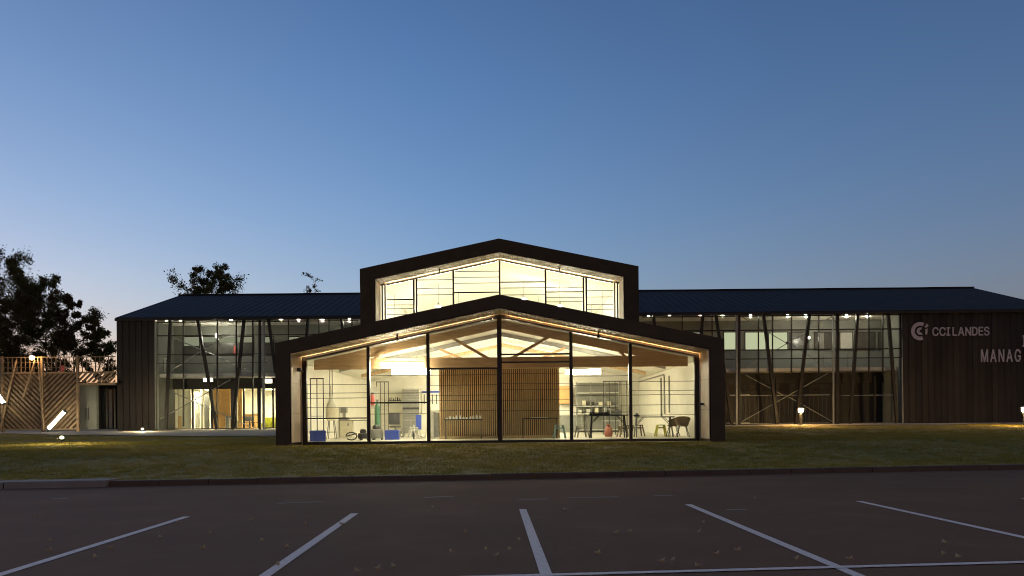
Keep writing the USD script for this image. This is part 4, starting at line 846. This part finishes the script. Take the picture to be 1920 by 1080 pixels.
def ground_spot(px, py, z, label):
    p = G(px, py, z); g = float(gz(p[0], p[1])); t = thing('ground_spot', label, 'lamp', None, (p[0], p[1], g))
    h = max(p[2] - g, .12)
    part(t, 'spike', MB().rod((0, 0, -.05), (0, 0, h - .05), .015), 'dgrey'); part(t, 'housing', MB().lathe([(0, -.06), (.06, -.05), (.07, .05), (0, .05)], (0, .05, h), 14), 'dgrey', smooth=40)
    part(t, 'shield', MB().lathe([(0, .052), (.13, .052), (.15, .075), (.13, .06), (0, .06)], (0, .0, h - .05), 16), 'dgrey')
    part(t, 'lens', trimesh.creation.icosphere(2, .055).apply_translation([0, -.01, h + .07]), 'spot_glow', smooth=True)
ground_spot(116, 824, .72, 'bright spot lamp low in the grass at the left, nearest the car park')
ground_spot(267, 809, .78, 'bright spot lamp low on the pavement before the cladding of the left wing')
p = W(60, 671, SY - .5); t = thing('lantern', 'bright warm lantern at the top of the timber screen', 'lamp', None, p)
part(t, 'globe', trimesh.creation.icosphere(2, .14), 'lantern_glow', smooth=True); part(t, 'arm', MB().rod((0, .12, .1), (0, .5, .12), .03), 'dgrey'); part(t, 'hood', MB().lathe([(.20, .12), (.12, .18), (0, .2)], n=16), 'dgrey', smooth=40)
def tube_lamp(a, b, yd, label):
    t = thing('tube_lamp', label, 'lamp'); A_, B_ = W(*a, yd), W(*b, yd); d = (B_ - A_) / np.linalg.norm(B_ - A_)
    part(t, 'tube', MB().rod(A_, B_, .11, n=12), 'tube_glow', smooth=50); part(t, 'end_cap', MB().rod(A_ - d * .08, A_ - d * .002, .12, n=12), 'dgrey'); part(t, 'end_cap', MB().rod(B_ + d * .002, B_ + d * .08, .12, n=12), 'dgrey'); part(t, 'foot', MB().rod(A_ - d * .08, (A_[0] - .05, yd, float(gz(A_[0], yd))), .04), 'dgrey')
tube_lamp((91, 803), (121, 772), 53.5, 'thick glowing tube leaning at a slant before the timber screen')
tube_lamp((-8, 735), (7, 756), 53.5, 'glowing tube cut by the left edge before the timber screen')

# ------------------------------------------------------------------ trees
def tree(name, label, px, pytop, yd, width_px, seed, leaves=5200, low=.18, leaf=.17, m='leaf', droop=.0, lean=0., sparse=1.0):
    r = np.random.default_rng(seed); top = W(px, pytop, yd); base = np.array([top[0] - lean, yd, float(gz(top[0], yd)) - .1]); H = top[2] - base[2]; Rw = width_px / 2 * yd / F
    t = thing(name, label, 'tree', None, base)
    mb = MB(); tips = []
    pts = [np.array([0, 0, 0.])]; n_ = 9
    for i in range(1, n_ + 1): pts.append(np.array([lean * (i / n_) ** 1.5 + r.normal(0, .10), r.normal(0, .10), H * .97 * i / n_]))
    rad = lambda u: max(.015, (.014 * H) * (1 - u) ** 1.3)
    for i in range(n_): mb.rod(pts[i], pts[i + 1], rad(i / n_), rad((i + 1) / n_), 7)
    part(t, 'trunk', mb, 'bark', smooth=True)
    lb = MB(); nl = int((70 if droop else 34) * sparse + 8)
    for k in range(nl):
        u = low + (1 - low) * (k + r.random()) / nl; i = min(int(u * n_), n_ - 1); p0 = pts[i] + (pts[i + 1] - pts[i]) * (u * n_ - i)
        env = math.sin(math.pi * min(1, (1 - u) * 1.15 + .12)) ** .7; L = Rw * env * r.uniform(.55, 1.15); a = r.uniform(0, 2 * math.pi)
        d = np.array([math.cos(a), math.sin(a), r.uniform(.25, .9) * (1 - .3 * droop)]); d /= np.linalg.norm(d); p = p0; ns = 4; rr = rad(u) * .45
        for sgm in range(ns):
            q_ = p + d * L / ns; lb.rod(p, q_, max(.012, rr * (1 - sgm / ns)), max(.010, rr * (1 - (sgm + 1) / ns)), 5); p = q_; d = d + r.normal(0, .22, 3) + [0, 0, -.25 * droop]; d /= np.linalg.norm(d)
            if sgm >= 1:
                for _ in range(3):
                    e = d + r.normal(0, .7, 3) + [0, 0, -.5 * droop]; e /= np.linalg.norm(e); l2 = L * r.uniform(.12, .32); lb.rod(p, p + e * l2, .014, .006, 4); tips.append((p + e * l2 * .6, l2)); tips.append((p + e * l2, l2 * .8))
    part(t, 'limbs', lb, 'bark', kind='stuff')
    c = np.array([x for x, _ in tips]); s = np.array([y for _, y in tips])
    k = r.integers(0, len(c), leaves); clump = r.random(len(c)) ** (.8 if droop else 1.5); keep = clump[k] > r.random(leaves) * .75; k = k[keep]; n2 = len(k)
    ctr = c[k] + r.normal(0, 1, (n2, 3)) * (np.clip(s[k], .15, .9) * .42)[:, None] * (1.3 if droop else .8); ctr[:, 2] -= droop * np.abs(r.normal(0, .5, n2))
    a, b = r.normal(0, 1, (n2, 3)), r.normal(0, 1, (n2, 3)); a /= np.linalg.norm(a, axis=1)[:, None]; b -= a * (a * b).sum(1)[:, None]; b /= np.linalg.norm(b, axis=1)[:, None]
    z = leaf * r.uniform(.55, 1.35, n2)[:, None]
    v = np.stack([ctr - a * z, ctr - b * z * .45, ctr + a * z, ctr + b * z * .45], 1).reshape(-1, 3); i = np.arange(n2) * 4
    part(t, 'crown', (v, np.vstack([np.c_[i, i + 1, i + 2], np.c_[i, i + 2, i + 3]])), m)
tree('birch_tree', 'tallest dark drooping tree at the left edge behind the timber screen', 8, 463, 78, 135, 1, 85000, .06, .10, droop=.9)
tree('birch_tree', 'narrow pointed tree next to the tallest one behind the timber screen', 84, 512, 77, 80, 2, 46000, .06, .10, droop=.6)
tree('birch_tree', 'broad lower tree between the pointed tree and the dark wing', 140, 563, 76, 95, 3, 66000, .05, .10, m='leaf_b')
tree('birch_tree', 'smallest dark tree nearest the dark wing, behind the entrance block', 186, 602, 75, 70, 4, 50000, .05, .10)
tree('birch_tree', 'dark bushy tree low behind the left end of the timber screen', 35, 560, 73, 110, 5, 80000, .03, .10, m='leaf_b')
tree('roadside_tree', 'open-crowned tree showing above the roof of the left wing', 392, 500, 95, 128, 6, 60000, .35, .12, droop=0, sparse=1.1)
tree('roadside_tree', 'thin nearly bare tree top above the left wing roof beside the tall gable', 590, 512, 95, 70, 7, 5000, .3, .10, sparse=.9)

# ------------------------------------------------------------------ grass blades on the lawn, fallen leaves on the asphalt
r = np.random.default_rng(5)
pi = UsdGeom.PointInstancer.Define(stage, '/World/grass'); put(pi.GetPrim(), 'short olive and straw coloured grass covering the lawn', None, None, 'stuff')
protos = []
for k in range(4):
    n_ = 16; p = r.normal(0, .075, (n_, 2)); a = r.uniform(0, 2 * math.pi, n_); hh = r.uniform(.015, .05, n_); w = .008; ln = r.normal(0, .045, (n_, 2))
    v = np.stack([np.c_[p[:, 0] - w * np.cos(a), p[:, 1] - w * np.sin(a), 0 * a - .01], np.c_[p[:, 0] + w * np.cos(a), p[:, 1] + w * np.sin(a), 0 * a - .01], np.c_[p + ln, hh]], 1).reshape(-1, 3)
    usdkit.mesh(stage, '/World/grass/tuft_%s' % 'abcd'[k], (v, np.arange(n_ * 3).reshape(-1, 3)), M['blade']); protos.append('/World/grass/tuft_%s' % 'abcd'[k])
N = 42000
u = r.random(N); D = 17.5 * (52 / 17.5) ** (u ** .8); xg = (r.random(N) * 1.12 - .56) * D * 1920 / F
k = D - kerb_y(xg)
pave = np.interp(xg, [-45, -30, -24, -14, -8.6], [50, 50.5, 46.5, 42.5, 42]); ok = (k > .24) & ~((np.abs(xg - XC) < HW + .03) & (D > D0 - .02)) & ~((xg < -8) & (D > pave - .1)) & ~((xg > 8) & (D > 50.9))
ok &= ~((xg < xk) & (k < .62))
xg, D = xg[ok], D[ok]
pi.CreatePositionsAttr(Vt.Vec3fArray.FromNumpy(np.c_[xg, D, gz(xg, D)].astype(np.float32)))
pi.CreateProtoIndicesAttr(Vt.IntArray.FromNumpy(r.integers(0, 4, len(xg)).astype(np.int32)))
th_ = r.uniform(0, 2 * math.pi, len(xg)); pi.CreateOrientationsAttr(Vt.QuathArray([Gf.Quath(float(math.cos(t / 2)), 0, 0, float(math.sin(t / 2))) for t in th_]))
s = (r.uniform(.6, 1.35, len(xg)) * (.75 + .6 * meshkit.noise(np.c_[xg * .6, D * .6, 0 * xg]))).astype(np.float32); pi.CreateScalesAttr(Vt.Vec3fArray.FromNumpy(np.c_[s, s, s]))
pi.CreatePrototypesRel().SetTargets([Sdf.Path(p) for p in protos])

rnd = random.Random(9)
lf = thing('fallen_leaf', 'small dry curled leaf lying on the dark asphalt', 'leaf', 'dry leaves scattered on the asphalt', G(379, 1030) + [0, 0, .004])
o = []
for i in range(7):
    for j, sgn_ in ((0, -1), (1, 0), (2, 1)):
        u = i / 6; o.append(((u - .5) * .058, sgn_ * .019 * math.sin(math.pi * (u * .9 + .05)), .006 + .02 * abs(sgn_) * (.5 + u) + .014 * (2 * u - 1) ** 2))
part(lf, 'blade', MB().add(o, [f for i in range(6) for j in range(2) for f in ((i * 3 + j, i * 3 + 3 + j, i * 3 + 4 + j), (i * 3 + j, i * 3 + 4 + j, i * 3 + 1 + j))]), 'dead_leaf'); part(lf, 'stalk', MB().rod((.025, 0, .02), (.043, .008, .012), .002, n=5), 'dead_leaf')
spots = [(178, 1048), (95, 1016), (70, 970), (205, 1030), (335, 983), (303, 1011), (492, 1016), (571, 985), (471, 978), (536, 1028), (845, 1037), (912, 1033), (957, 1034), (973, 1015), (931, 1045), (805, 962), (811, 954), (1156, 1002), (1178, 1000), (672, 1075), (741, 1066), (706, 1070), (1318, 983), (1382, 1034), (1344, 1042), (1311, 1064), (1495, 1052), (1592, 1051), (1773, 1020), (1310, 1001), (1415, 937), (1465, 888), (1507, 887), (1602, 884), (1241, 1056), (1259, 1055), (284, 922), (1770, 1042), (1800, 1048), (640, 985), (90, 1035), (395, 1002), (1060, 958), (1120, 1040), (870, 1000), (520, 1063)]
for px, py in spots: copy(lf, G(px + rnd.uniform(-2, 2), py) + [0, 0, .004], rnd.uniform(0, 360))
